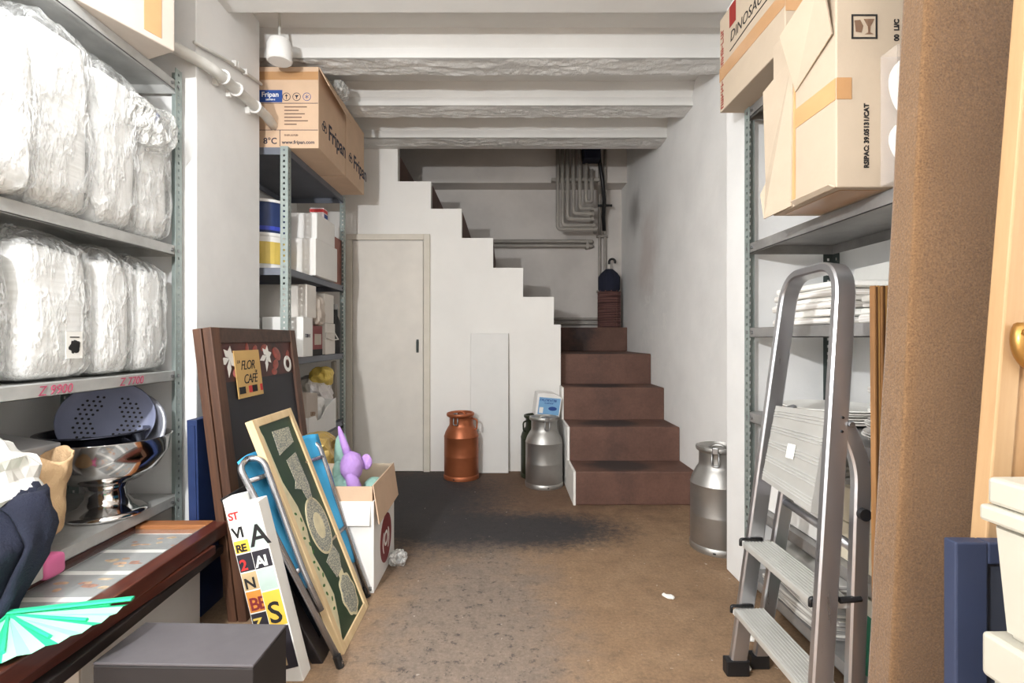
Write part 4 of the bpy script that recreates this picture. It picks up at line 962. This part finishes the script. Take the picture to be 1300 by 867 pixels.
wf = thing('ceiling_fitting', 'white round fitting hanging from the ceiling above the front bakery carton', 'light fitting', (-1.035, 2.36, 2.235))
G().lathe([(0,0), (0.05,0), (0.056,0.006), (0.054,0.075), (0.045,0.098), (0.012,0.104), (0,0.104)], 28).obj('canister', mWHITE, wf, auto=40)
G().cyl((0,0,0.1), (0,0,0.2245), 0.006, seg=10).obj('stem', mWHITEPIPE, wf)
# shelf at 1.305
z1_ = 1.3065
def bucket(label, loc, r, h, m1, m2):
    t = thing('paint_bucket', label, 'bucket', loc, group='stacked buckets')
    G().lathe([(0,0), (r*0.9,0), (r*0.97,h*0.9), (r,h*0.9), (r,h*0.93)], 32).obj('tub', m1, t, auto=40)
    G().lathe([(r*0.95,h*0.92), (r*1.03,h*0.92), (r*1.03,h), (r*0.95,h), (0,h*0.98)], 32).obj('lid', m2, t, auto=40)
    return t
bk1 = bucket('white bucket with a yellow label standing under the navy bucket', (-1.235, 2.66, z1_), 0.115, 0.185, mWHITE, mWHITE)
G().lathe([(0.1085,0.03), (0.1125,0.14), (0.1135,0.14), (0.1095,0.03)], 32).obj('label_band', mYELLOW, bk1)
bk2 = bucket('navy blue bucket with a white lid stacked on the yellow labelled one', (-1.235, 2.66, z1_+0.187), 0.115, 0.165, mBLUEPANEL, mWHITE)
G().lathe([(0.108,0.012), (0.1095,0.032), (0.111,0.032), (0.1095,0.012)], 32).obj('blue_band', M('bright_blue', (52,70,176), 0.5), bk2)
carton('white_carton', 'plain white carton, lower of two under the bakery cartons', -1.36, -1.03, 2.80, 3.16, z1_, z1_+0.205, mWHITE, group='white cartons')
carton('white_carton', 'plain white carton, upper of two under the bakery cartons', -1.36, -1.035, 2.83, 3.13, z1_+0.206, z1_+0.35, mWHITE, group='white cartons')
carton('small_packet', 'small red white and blue packet on the upper white carton', -1.15, -1.07, 3.03, 3.10, z1_+0.351, z1_+0.43, M('packet_print', (222,206,206), 0.6, var=0.1))
pk_ = bpy.data.objects['small_packet']
G().box(-0.041, 0.041, -0.036, 0.036, 0.052, 0.070).obj('red_band', mREDC, pk_); G().box(0.0, 0.0412, -0.02, 0.0362, 0.004, 0.045).obj('blue_patch', mINKB, pk_)
carton('red_brown_carton', 'red-brown carton at the far end behind the white cartons', -1.36, -1.07, 3.18, 3.37, z1_, z1_+0.30, M('red_brown_card', (150,104,92), 0.8, var=0.1))
# shelf at 0.865
z2_ = 0.8665
t, d = carton('white_carton', 'white carton with worn side nearest on the middle shelf of the carton rack', -1.23, -1.02, 2.60, 2.73, z2_, z2_+0.205, mWHITE, group='small white cartons')
scrib(5, 0.026, mINK, t, (d[1]+0.0003, d[2]+0.025, 0.10), RIGF, 9); scrib(6, 0.02, M('faint_grey', (170,166,160), 0.8), t, (d[0]+0.11, d[2]-0.0003, 0.04), CAMF, 10)
carton('maroon_carton', 'maroon printed carton on the middle shelf beside the worn white one', -1.25, -1.04, 2.745, 2.93, z2_, z2_+0.165, mRED)
mc = bpy.data.objects['maroon_carton']; G().box(0.1052, 0.1062, -0.03, 0.07, 0.06, 0.12).obj('printed_patch', mCARDG, mc); G().box(0.1052, 0.1062, -0.09, 0.09, 0.0, 0.035).obj('dark_band', mINKK, mc)
carton('white_carton', 'dented white carton stacked on the maroon one', -1.33, -1.05, 2.66+0.08, 2.86, z2_+0.207, z2_+0.385, mWHITED, group='small white cartons', rotz=R(-3))
carton('white_carton', 'white carton standing left of the worn one on the middle shelf', -1.42, -1.25, 2.56, 2.74, z2_, z2_+0.20, mWHITE, group='small white cartons')
pb = thing('paper_bag', 'torn brown paper bag between the white cartons', 'bag', (-1.10, 2.935, z2_+0.168))
G().rbox(-0.06, 0.06, -0.065, 0.065, 0.0, 0.17, 0.02, 14, 4, 7, 4, True).obj('crumpled_paper', mCARDG, pb)
t, d = carton('white_carton', 'white carton with string on the middle shelf, lower of the far pair', -1.25, -1.05, 3.01, 3.18, z2_, z2_+0.185, mWHITED, group='small white cartons')
G().tube([(d[1]+0.003,d[2],0.10), (d[1]+0.012,0.0,0.085), (d[1]+0.02,d[3],0.09), (d[1]+0.003,d[3]-0.02,0.13), (d[1]+0.004,d[2],0.13)], 0.004, 6, closed=True).obj('string', mWHITED, t)
carton('white_carton', 'white carton, upper of the far pair on the middle shelf', -1.25, -1.055, 3.01, 3.17, z2_+0.186, z2_+0.36, mWHITED, group='small white cartons')
bt = thing('dark_bottle', 'dark slim bottle at the far end of the middle shelf', 'bottle', (-1.085, 3.29, z2_))
G().lathe([(0,0), (0.034,0), (0.035,0.01), (0.035,0.19), (0.015,0.24), (0.014,0.30), (0,0.30)], 20).obj('glass_body', mBLACK, bt, auto=40); G().lathe([(0.0155,0.28), (0.0155,0.315), (0,0.315)], 16).obj('cap', mBOLT, bt)
# shelf at 0.43
z3_ = 0.4315
carton('brown_carton', 'brown carton at the back of the lower rack shelf', -1.42, -1.14, 2.60, 2.84, z3_+0.13, z3_+0.34, mCARDD)
carton('brown_carton', 'flat brown carton under the other at the back of the lower rack shelf', -1.42, -1.16, 2.60, 2.86, z3_, z3_+0.129, mCARDD)
tr = thing('white_tray_box', 'white open display box with a curved notch on the lower rack shelf', 'box', (-1.13, 2.86, z3_))
G().prism([(-0.215,0.0),(0.215,0.0),(0.215,0.175),(0.06,0.14),(-0.03,0.085),(-0.09,0.085),(-0.115,0.115),(-0.215,0.118)], 'X', 0.115, 0.12).obj('notched_side', mWHITE, tr)
G().box(-0.12, 0.115, -0.215, -0.21, 0.0, 0.118).obj('front_wall', mWHITE, tr); G().box(-0.12, 0.115, 0.21, 0.215, 0.0, 0.17).obj('back_wall', mWHITE, tr)
G().box(-0.12, -0.115, -0.21, 0.21, 0.0, 0.17).obj('rear_side', mWHITE, tr); G().box(-0.115, 0.115, -0.21, 0.21, 0.0, 0.004).obj('bottom', mWHITE, tr)
t = thing('paper_carton', 'small tan paper carton tilted inside the white display box', 'box', (-1.12, 2.76, z3_+0.006), (R(-8), R(-4), 0))
G().box(-0.08, 0.09, -0.08, 0.08, 0.0, 0.225, bev=0.004).obj('carton_body', mCARDG, t); scrib(4, 0.03, mCARDD, t, (0.0903,-0.03,0.10), RIGF, 11)
t = thing('white_packet', 'white packet inside the white display box', 'packet', (-1.10, 2.95, z3_+0.006), (R(8),0,0)); G().rbox(-0.06, 0.06, -0.07, 0.07, 0, 0.19, 0.012, 12, 8, 7, 5, True).obj('wrapper', mWHITE, t)
t = thing('yellow_bag', 'yellow and white plastic bag slumped on the lower rack shelf', 'bag', (-1.16, 3.14, z3_)); G().rbox(-0.10, 0.09, -0.08, 0.09, 0.0, 0.30, 0.035, 11, 9, 10, 3.5, True).obj('film', M('white_film', (214,208,206), 0.4), t)
G().rbox(-0.02, 0.10, -0.07, 0.07, 0.24, 0.35, 0.03, 14, 10, 9, 3, True).obj('yellow_film', mYELLOW, t)
t = thing('yellow_packet', 'yellow packet behind the white display box', 'packet', (-1.30, 3.02, z3_)); G().rbox(-0.09, 0.07, -0.10, 0.08, 0.0, 0.36, 0.02, 11, 12, 8, 4, True).obj('wrapper', M('dull_yellow', (166,156,104), 0.5, var=0.15), t)
t = thing('gold_tin', 'small gold tin in front of the brown carton', 'tin', (-1.10, 2.60, z3_+0.0)); G().lathe([(0,0), (0.03,0), (0.03,0.20), (0.027,0.203), (0,0.203)], 20).obj('tin_body', mBRASS, t, auto=40)
t = thing('grey_rod', 'grey wooden batten leaning at the far end of the lower rack shelf', 'batten', (-1.09, 3.31, z3_), (R(5), 0, 0)); G().box(-0.012, 0.012, -0.018, 0.018, 0.002, 0.385, bev=0.002).obj('batten', M('grey_wood', (142,134,124), 0.7), t)
t = thing('plastic_sack', 'dark plastic sack on the floor shelf of the carton rack', 'bag', (-1.24, 2.86, 0.062)); G().rbox(-0.15, 0.14, -0.22, 0.22, 0.0, 0.28, 0.025, 8, 14, 9, 3.5, True).obj('film', mBLACK, t)

# ------------------------------------------------------------------ right rack contents
X2 = 0.9
# handwritten carton on the top shelf
D, (dx0, dx1, dy0, dy1, dh) = carton('red_text_carton', 'cardboard carton with red print and handwriting on the right rack top', 0.815, 1.22, 1.485, 1.935, 1.8115, 2.16, mCARDL)
G().box(dx0-0.0012, dx0-0.0002, dy0, dy1, 0.115, 0.165).obj('tape', mTAPE, D)
G().box(dx0+0.001, dx1, dy0-0.0012, dy0-0.0002, 0.10, 0.17).obj('tape', mTAPE, D)
text('DINOSAURIOS', 0.052, mINKK, D, (dx0-0.0007, dy1-0.09, 0.215), LEFF, 'handwriting', shear=0.15, space=1.0)
G().tube([(dx0-0.001, dy1-0.09, 0.185), (dx0-0.001, dy1-0.22, 0.195), (dx0-0.001, dy0+0.06, 0.20)], 0.0018, 5).obj('underline', mINKK, D)
for k, (zz, yy) in enumerate(((0.27, dy1-0.085), (0.275, dy0+0.14))):
    G().box(dx0-0.0013, dx0-0.0003, yy-0.05, yy, zz, zz+0.075).obj('red_stamp', mINKR, D)
scrib(15, 0.03, mINKR, D, (dx0-0.0003, dy1-0.034, 0.008), (R(90), R(-90), R(-90)), 12, 'red_print', 0.72)
# big open carton on the shelf below
E, (ex0, ex1, ey0, ey1, eh) = carton('food_carton', 'large carton with torn flaps and wine glass symbol on the right rack', 0.772, 1.17, 1.19, 1.47, 1.3115, 1.80, mCARDL)
yfE = ey0
X0E = ex0
sq = G()
for a, b_, c_, d_ in ((0.035,0.095,0.345,0.349), (0.035,0.095,0.398,0.402), (0.035,0.039,0.349,0.398), (0.091,0.095,0.349,0.398)): sq.box(X0E+a, X0E+b_, yfE-0.0012, yfE-0.0002, c_, d_)
sy = sq.obj('symbol_frame', mINKK, E)
G().prism([(X0E+0.064,0.391),(X0E+0.088,0.391),(X0E+0.079,0.374),(X0E+0.078,0.360),(X0E+0.086,0.356),(X0E+0.066,0.356),(X0E+0.074,0.360),(X0E+0.073,0.374)], 'Y', yfE-0.0012, yfE-0.0002).obj('glass_symbol', M('symbol_brown', (120,92,72), 0.8), sy)
G().prism([(X0E+0.042,0.388),(X0E+0.045,0.362),(X0E+0.058,0.360),(X0E+0.062,0.375),(X0E+0.055,0.389)], 'Y', yfE-0.0012, yfE-0.0002).obj('fork_symbol', M('symbol_brown', (120,92,72), 0.8), sy)
text('RSIPAC: 39.05131/CAT', 0.0155, mINKK, E, (X0E+0.075, yfE-0.0006, 0.045), (R(90), R(-90), 0), 'stock_code', bold=0.0007)
text('LI/C', 0.0155, mINKK, E, (X0E+0.168, yfE-0.0006, 0.355), (R(90), R(-90), 0), 'stock_code', bold=0.0007)
text('00  LI/C', 0.0155, mINKK, E, (X0E+0.145, yfE-0.0006, 0.34), (R(90), R(-90), 0), 'stock_code', bold=0.0007)
G().box(ex0-0.0015, ex0-0.0003, ey0+0.002, ey1-0.002, 0.205, 0.255).obj('tape', mTAPEO, E)
G().box(ex0+0.0, ex0+0.035, ey0-0.0015, ey0-0.0003, 0.205, 0.255).obj('tape', mTAPE, E)
G().box(ex0-0.0018, ex0-0.0005, ey1-0.115, ey1-0.095, 0.01, 0.33).obj('tape', mTAPEO, E)
G().box(ex0+0.02, ex0+0.12, ey0+0.02, ey1-0.03, -0.0012, -0.0002).obj('tape', mTAPE, E)
card_quad('torn_flap', [(ex0-0.003,ey1-0.12,0.30), (ex0-0.006,ey0+0.005,0.36), (ex0-0.035,ey0+0.0,0.50), (ex0-0.05,ey1-0.13,0.44)], mCARDL, E)
card_quad('side_flap', [(ex0-0.004,ey1-0.10,0.003), (ex0-0.003,ey1-0.11,0.40), (ex0-0.012,ey1+0.03,0.37), (ex0-0.012,ey1+0.015,0.10), (ex0-0.02,ey1+0.03,0.07), (ex0-0.02,ey1+0.01,-0.005)], mCARDL, E)
card_quad('bottom_flap', [(ex0-0.002,ey0+0.002,0.002), (ex0-0.002,ey1-0.115,0.002), (ex0-0.014,ey1-0.115,0.012), (ex0-0.012,ey0+0.01,0.010)], mCARDL, E)
# clear box with rolls in front
cbx = thing('clear_box', 'clear plastic box with white rolled napkins beside the food carton', 'box', (0.955, 1.158, 1.3115))
g = G(); a_, b_, c_, d_, e_ = -0.085, 0.10, -0.026, 0.026, 0.30
for q in ((a_,b_,c_,c_+0.002,0.002,e_), (a_,b_,d_-0.002,d_,0.002,e_), (a_,a_+0.002,c_+0.002,d_-0.002,0.002,e_), (b_-0.002,b_,c_+0.002,d_-0.002,0.002,e_), (a_,b_,c_,d_,0.0,0.002)): g.box(*q)
g.obj('clear_shell', M('clear_acrylic', (225,215,208), 0.08, var=0.02, alpha=0.16, coat=0.4), cbx)
for k, (zc, hz) in enumerate(((0.098, 0.05), (0.225, 0.068))):
    r_ = thing('napkin_roll', ('lower' if k == 0 else 'upper') + ' white napkin roll in the clear plastic box', 'napkin', (0.938, 1.158, 1.3115+zc), group='napkin rolls')
    for m_ in range(5):
        f = 1-m_*0.19
        pts = [(0.052*f*math.cos(2*PI*q/26)*(1+0.05*math.sin(3*2*PI*q/26+m_)), 0, hz*f*math.sin(2*PI*q/26)) for q in range(26)]
        g = G()
        for yy in (-0.012, 0.0, 0.012): g.tube([(p[0], yy, p[2]) for p in pts], 0.0062, 6, closed=True)
        g.obj('fold', mPAPER, r_, smooth=True)
def paper_stack(label, cx, cy, z, w_, l_, n, lh, seed, mat=None, name='paper_stack', jit=0.012):
    random.seed(seed); t = thing(name, label, 'papers', (cx, cy, z)); zz = 0.0
    for i in range(n):
        dx, dy, rr = random.uniform(-jit,jit), random.uniform(-jit,jit), random.uniform(-0.06,0.06); h = lh*random.uniform(0.6,1.3)
        G().rbox(-w_/2, w_/2, -l_/2, l_/2, 0, h-0.0006, min(0.003, lh*0.2), 9, seed+i, 4, 14).obj('bundle', (mat or [mPAPERS, mPAPER])[i % 2] if not isinstance(mat, bpy.types.Material) else mat, t, loc=(dx, dy, zz), rot=(0,0,rr)); zz += h
    return t
zs = 1.0015
paper_stack('uneven stack of white papers on the shelf behind the ladder top', 1.05, 1.60, zs, 0.26, 0.32, 6, 0.021, 3)
paper_stack('lower stack of white papers near the folded slats', 1.07, 1.23, zs, 0.24, 0.30, 4, 0.019, 5)
t = thing('brown_envelope', 'brown envelope propped against the papers behind the ladder', 'envelope', (1.13, 1.36, zs), (0, R(28), R(12))); G().box(-0.003, 0.003, -0.12, 0.12, 0.002, 0.22, bev=0.001).obj('envelope', mCARDG, t); G().prism([(-0.12,0.22),(0.12,0.22),(0,0.12)], 'X', -0.0042, -0.0032).obj('envelope_flap', mCARDG, t)
t = thing('white_folder', 'white folder leaning behind the paper stack', 'folder', (1.15, 1.62, zs), (0, R(12), R(-6))); G().box(-0.004, 0.004, -0.15, 0.14, 0.002, 0.20, bev=0.001).obj('cover', mPAPER, t); G().box(0.0045, 0.007, -0.14, 0.13, 0.004, 0.19).obj('sheets', mPAPERS, t)
zs = 0.6915
def plates(label, cx, cy, z, r, n, seed):
    random.seed(seed); t = thing('paper_plates', label, 'plates', (cx, cy, z))
    for i in range(n):
        def fn(u, v, i=i):
            a = 2*PI*u; rr = r*(0.02+0.98*v)*(1+(0.015*math.sin(a*26) if v > 0.9 else 0)); return (rr*math.cos(a), rr*math.sin(a), 0.002+(0.012*max(0, v-0.72)/0.28))
        o = G().grid(fn, 52, 6, True).obj('plate', mPAPER if i % 2 else mPAPERS, t, loc=(random.uniform(-0.008,0.008), random.uniform(-0.012,0.012), i*0.0075)); md = o.modifiers.new('t', 'SOLIDIFY'); md.thickness = 0.003
    return t
plates('stack of white paper plates on the shelf behind the ladder platform', 1.06, 1.66, zs, 0.15, 6, 4)
plates('second stack of white paper plates beside the ladder stile', 1.06, 1.25, zs, 0.145, 7, 9)
paper_stack('tall ream of white paper on the shelf of plates', 1.14, 1.46, zs+0.0, 0.12, 0.10, 7, 0.018, 8)
zs = 0.3565
carton('long_white_carton', 'long white carton behind the upper ladder step', 0.93, 1.20, 1.46, 1.86, zs, zs+0.15, mWHITE)
carton('cream_carton', 'cream archive carton, lower of two beside the ladder rear leg', 0.93, 1.2, 1.10, 1.42, zs, zs+0.105, M('cream_card', (222,212,190), 0.8), group='archive cartons')
carton('cream_carton', 'cream archive carton, upper of two beside the ladder rear leg', 0.93, 1.2, 1.10, 1.42, zs+0.106, zs+0.20, M('cream_card', (222,212,190), 0.8), group='archive cartons')
paper_stack('folded white papers on the long white carton behind the ladder', 1.06, 1.66, zs+0.151, 0.22, 0.34, 4, 0.02, 14)
zs = 0.1015
mNEWS = m_stack('newsprint_edges', (120,116,114), (226,222,214), 140)
paper_stack('pile of folded newspapers on the bottom right shelf', 1.05, 1.62, zs, 0.26, 0.36, 8, 0.02, 21, mNEWS, 'newspaper_pile', 0.02)
GX, gd = carton('green_box', 'dark green printed box on the bottom shelf beside the carpeted panel', 0.92, 1.2, 1.10, 1.37, zs, zs+0.155, mGREENBX)
G().box(gd[0], gd[1], gd[2], gd[3], 0.156, 0.20, bev=0.003).obj('box_lid', mCREAM, GX)
for r1, r2 in ((0.085, 0.088), (0.042, 0.045)): G().lathe([(r1,0), (r2,0), (r2,0.001), (r1,0.001)], 36, mt=Matrix.Rotation(R(90), 4, 'X')).obj('logo_ring', M('pale_green_ink', (120,176,150), 0.7), GX, loc=(gd[0]+0.085, gd[2]-0.0003, 0.075))
for k in range(10):
    a = R(100+k*20) ; c_ = (gd[0]+0.085, 0.075)
    G().box(-0.004, 0.004, -0.0008, 0, -0.007, 0.007).obj('faint_print', MATS['pale_green_ink'], GX, loc=(c_[0]+0.065*math.cos(a), gd[2]-0.0003, c_[1]+0.065*math.sin(a)), rot=(0, -a, 0)) if k not in (4, 5) else None
for a in (90, 210, 330): G().tube([(gd[0]+0.085, gd[2]-0.0008, 0.075), (gd[0]+0.085+0.03*math.cos(R(a)), gd[2]-0.0008, 0.075+0.03*math.sin(R(a)))], 0.0016, 5).obj('emblem_stroke', MATS['pale_green_ink'], GX)
for i in range(7):
    random.seed(40+i)
    t = thing('crumpled_paper', ('%s crumpled paper scrap on the floor under the right rack' % ('largest pale', 'flat', 'torn', 'small', 'tan', 'creased', 'tiny')[i]), 'litter', (random.uniform(0.78,0.9), 1.42+0.07*i, 0.0), (0,0,random.random()*3), group='paper scraps under the rack')
    s = (0.035, 0.025, 0.03, 0.016, 0.028, 0.022, 0.012)[i]; G().rbox(-s, s, -s*0.8, s*0.8, 0, s*0.9, s*0.4, 30, i, 6, 3, True).obj('scrap', mCARDG if i == 4 else mPAPER, t)
for i, (x_, y_, s, lb) in enumerate(((px(848,757,1.9).x, 1.9, 0.022, 'small white scrap of paper on the open floor'), (0.685, 1.50, 0.035, 'torn white paper by the ladder foot'))):
    t = thing('paper_scrap', lb, 'litter', (x_, y_, 0.0), (0,0,R(-35))); G().rbox(-s, s, -s*0.45, s*0.45, 0, s*0.45, s*0.3, 40, i+3, 6, 3, True).obj('scrap', mPAPER, t)

# ------------------------------------------------------------------ stepladder
ld = thing('stepladder', 'folded aluminium stepladder with a ribbed platform and two steps', 'ladder', (0.70, 1.27, 0))
O = Vector((0.70, 1.27, 0))
Bf, Bn = Vector((0.665,1.468,0)), Vector((0.65,1.075,0)); Tf, Tn = Vector((0.792,1.415,1.128)), Vector((0.757,1.135,1.128))
nrm = ((Tf-Bf).cross(Bn-Bf)).normalized()
path = roundpath([Bf-O, Tf-O, Tn-O, Bn-O], 0.085, 10)
nx = Vector((1,0,-0.11)).normalized()
G().sweep(path, nx, 0.045, 0.022, 0.004).obj('front_frame', mALU, ld, auto=35)
# rear frame
Rf0, Rn0 = Vector((0.745,1.50,0.0)), Vector((0.742,1.095,0.0)); Rf1, Rn1 = Vector((0.815,1.43,0.69)), Vector((0.776,1.112,0.69))
G().sweep(roundpath([Rf0-O, Rf1-O, Vector((0.785,1.415,0.77))-O], 0.06, 8), Vector((0,1,0.1)), 0.022, 0.04, 0.004).obj('rear_leg', mALU, ld, auto=35)
G().sweep(roundpath([Rn0-O, Rn1-O, Vector((0.742,1.118,0.775))-O], 0.05, 8), Vector((0,1,-0.02)), 0.022, 0.036, 0.004).obj('rear_leg', mALU, ld, auto=35)
G().cyl(Vector((0.745,1.095,0.10))-O, Vector((0.752,1.49,0.10))-O, 0.012, seg=12).obj('rear_brace', mALU, ld, smooth=True)
G().cyl(Vector((0.766,1.108,0.5))-O, Vector((0.795,1.45,0.5))-O, 0.011, seg=12).obj('rear_brace', mALU, ld, smooth=True)
def on_front(z, near):
    a, b = (Bn, Tn) if near else (Bf, Tf); return a + (b-a)*(z/b.z)
for z in (0.20, 0.392):
    f_, n_ = on_front(z, False), on_front(z, True)
    g = G(); x0 = f_.x-0.04-O.x; x1 = f_.x+0.045-O.x; y0 = n_.y+0.0135-O.y; y1 = f_.y-0.0135-O.y
    g.box(x0, x1, y0, y1, z-0.018, z, bev=0.003)
    stp = g.obj('step', mTREAD, ld)
    g = G()
    for k in range(9): g.box(x0+0.008+k*0.009, x0+0.011+k*0.009, y0+0.002, y1-0.002, z, z+0.0012)
    o = g.obj('tread_ribs', mTREAD, stp)
    for yy in (y0, y1):
        s_ = 1 if yy == y1 else -1
        G().tube(roundpath([(x0-0.006,yy,z-0.012), (x0-0.006,yy,z+0.006), (x1-0.03,yy,z+0.006)], 0.006), 0.0045, 8).obj('end_clip', mBLACK, stp, smooth=True)
# folded platform
pt = [px(985,515,1.40), px(1050,523,1.165), px(1029,651,1.165), px(967,608,1.40)]
e1 = (pt[1]-pt[0]); e2 = pt[3]-pt[0]; nn = e1.cross(e2).normalized()
if nn.x > 0: nn = -nn
g = G(); th = 0.018
A_ = [p-O for p in pt]; g2 = [g.bm.verts.new(p) for p in A_]; g3 = [g.bm.verts.new(p-nn*th) for p in A_]
g.bm.faces.new(g2); g.bm.faces.new(g3)
for i in range(4): g.bm.faces.new((g2[i], g2[(i+1) % 4], g3[(i+1) % 4], g3[i]))
plat = g.obj('platform', mTREAD, ld)
for k in range(5):
    for dd in (-0.035, 0, 0.035):
        v = 0.1+0.2*k+dd
        if not 0.03 < v < 0.97: continue
        a = A_[0]+(A_[3]-A_[0])*v+nn*0.0008; b = A_[1]+(A_[2]-A_[1])*v+nn*0.0008
        G().tube([a, b], 0.0013, 5).obj('platform_rib', M('bright_rib', (226,226,224), 0.35, metal=0.6), plat)
ctr = sum(A_, Vector())/4
st_ = G(); u_ = e1.normalized()*0.018; w2 = e2.normalized()*0.018
vv = [st_.bm.verts.new(ctr+nn*0.0022+a) for a in (-u_-w2, u_-w2, u_+w2, -u_+w2)]; st_.bm.faces.new(vv)
o = st_.obj('sticker', mPAPER, plat); md = o.modifiers.new('t', 'SOLIDIFY'); md.thickness = 0.0006
for p in (Bf, Bn): G().box(p.x-0.033-O.x, p.x+0.033-O.x, p.y-0.016-O.y, p.y+0.016-O.y, 0.0, 0.045, bev=0.004).obj('rubber_foot', mBLACK, ld)
for p in (Rf0, Rn0): G().box(p.x-0.026-O.x, p.x+0.026-O.x, p.y-0.016-O.y, p.y+0.016-O.y, 0.0, 0.04, bev=0.004).obj('rubber_foot', mBLACK, ld)
c = Vector((0.768,1.098,0.585))-O; G().cyl(c, c-Vector((0,0.012,0)), 0.013, seg=18).obj('pivot_cap', mBLACK, ld)
for z in (0.79, 0.76): 
    c = on_front(z, True)-O; G().cyl(c-Vector((-0.006,0.014,0)), c-Vector((-0.006,0.010,0)), 0.003, seg=8).obj('rivet', mBLACK, ld)
c = on_front(0.775, True)-O+Vector((0.024,-0.012,0)); G().cyl(c, c-Vector((0,0.006,0)), 0.006, seg=10).obj('bolt', mBOLT, ld)
G().tube([on_front(0.40, True)-O+Vector((0.03,0,0)), on_front(0.40, True)-O+Vector((0.075,0.0,0.004))], 0.007, 8).obj('catch', mBLACK, ld)

# ------------------------------------------------------------------ near right: slats, carpeted panel, pine frame, blue panel, bins
sb = thing('slat_bundle', 'bundle of thin brown wooden slats standing beside the carpeted panel', 'slats', (0.79, 1.075, 0), (0, R(-0.4), 0))
mSL = [Mwood('slat_brown', (96,64,34), (150,108,64), 'Z'), Mwood('slat_dark', (70,44,24), (112,76,44), 'Z'), Mwood('slat_gold', (150,112,60), (190,150,92), 'Z')]
for k in range(7): G().box(-0.02+k*0.0050, -0.02+k*0.0050+0.0043, -0.02+0.002*(k % 3), -0.006, 0.0, 1.07-0.002*(k % 2), bev=0.0008).obj('slat', mSL[k % 3], sb)
cpn = thing('carpeted_panel', 'tall board wrapped in brown carpet leaning on the right rack', 'panel', (0.705, 0.955, 0), (0, R(2.95), 0))
G().rbox(0.0, 0.34, 0.0, 0.062, 0.0, 2.05, 0.0025, 6, 2, 14, 26).obj('carpet_cover', mCARPET, cpn, smooth=True)
G().box(0.02, 0.32, 0.058, 0.068, 0.05, 2.0).obj('backing_board', mCARDD, cpn)
pf_ = thing('pine_board', 'pale pine board with a carved ornament at the right edge', 'board', (0.745, 0.845, 0), (0, R(4.6), 0))
G().box(0.0, 0.035, 0.0, 0.03, 0.0, 1.75, bev=0.003).obj('stile', mPINE, pf_)
G().box(0.036, 0.20, 0.008, 0.024, 0.0, 1.75, bev=0.002).obj('panel', Mwood('pine_shade', (170,128,84), (192,152,108), 'Z', 8), pf_)
orn = G().tube(roundpath([(0.02,-0.012,0.985), (0.010,-0.016,0.965), (0.02,-0.016,0.935), (0.05,-0.016,0.915), (0.10,-0.014,0.91)], 0.015), 0.012, 10).obj('carved_scroll', mBRASS, pf_, smooth=True)
for k in range(4): G().tube([(0.007+0.012*k,-0.026,0.975-0.014*k), (0.027+0.012*k,-0.028,0.968-0.014*k), (0.043+0.012*k,-0.022,0.955-0.012*k)], 0.005, 8).obj('carved_leaf', mBRASS, orn, smooth=True)
bp = thing('blue_panel', 'blue-grey framed panel standing behind the cream bins', 'panel', (0.722, 0.845, 0), (0,0,R(-2)))
G().box(0.0, 0.05, -0.028, -0.003, 0.0, 0.635, bev=0.003).obj('frame_stile', mBLUEBOX, bp); G().box(0.20, 0.25, -0.028, -0.003, 0.0, 0.635, bev=0.003).obj('frame_stile', mBLUEBOX, bp)
G().box(0.05, 0.20, -0.028, -0.003, 0.60, 0.635, bev=0.003).obj('frame_rail', mBLUEBOX, bp); G().box(0.05, 0.20, -0.018, -0.008, 0.0, 0.60).obj('inner_panel', M('slate_panel', (58,62,74), 0.6), bp)
def bin_(label, z, h):
    t = thing('storage_bin', label, 'bin', (0.885, 0.58, z), (0,0,R(1)), 'cream storage bins')
    wx, wy = 0.19, 0.16
    def ring(sx_, sy_, zz): return [(-sx_,-sy_,zz), (sx_,-sy_,zz), (sx_,sy_,zz), (-sx_,sy_,zz)]
    g = G(); prs = [(0.90,0.0), (0.985,h*0.80)]
    rs = [[g.bm.verts.new(p) for p in ring(wx*k, wy*k, zz)] for k, zz in prs]
    g.bm.faces.new(rs[0][::-1]); g.bm.faces.new(rs[1])
    for i in range(4): g.bm.faces.new((rs[0][i], rs[0][(i+1) % 4], rs[1][(i+1) % 4], rs[1][i]))
    bmesh.ops.bevel(g.bm, geom=g.bm.edges[:], offset=0.008, segments=2, affect='EDGES'); g.obj('tub', mCREAM, t)
    G().box(-wx*1.02, wx*1.02, -wy*1.02, wy*1.02, h*0.795, h*0.90, bev=0.006).obj('rim', mCREAM, t)
    return t
b1 = bin_('cream plastic storage bin, lower of the stack at the right edge', 0.0, 0.60)
t = thing('storage_bin', 'cream plastic storage bin with a lid, top of the stack at the right edge', 'bin', (0.885, 0.58, 0.541), (0,0,R(1)), 'cream storage bins')
g = G(); wx, wy = 0.19, 0.16
rs = [[g.bm.verts.new(p) for p in [(-wx*k,-wy*k,zz), (wx*k,-wy*k,zz), (wx*k,wy*k,zz), (-wx*k,wy*k,zz)]] for k, zz in ((0.93,0.0), (0.98,0.16))]
g.bm.faces.new(rs[0][::-1]); g.bm.faces.new(rs[1])
for i in range(4): g.bm.faces.new((rs[0][i], rs[0][(i+1) % 4], rs[1][(i+1) % 4], rs[1][i]))
bmesh.ops.bevel(g.bm, geom=g.bm.edges[:], offset=0.008, segments=2, affect='EDGES'); g.obj('tub', mCREAM, t)
G().box(-wx*1.03, wx*1.03, -wy*1.03, wy*1.03, 0.158, 0.182, bev=0.005).obj('rim', mCREAM, t)
G().box(-wx*0.995, wx*0.995, -wy*0.995, wy*0.995, 0.183, 0.222, bev=0.006).obj('lid', mCREAM, t)
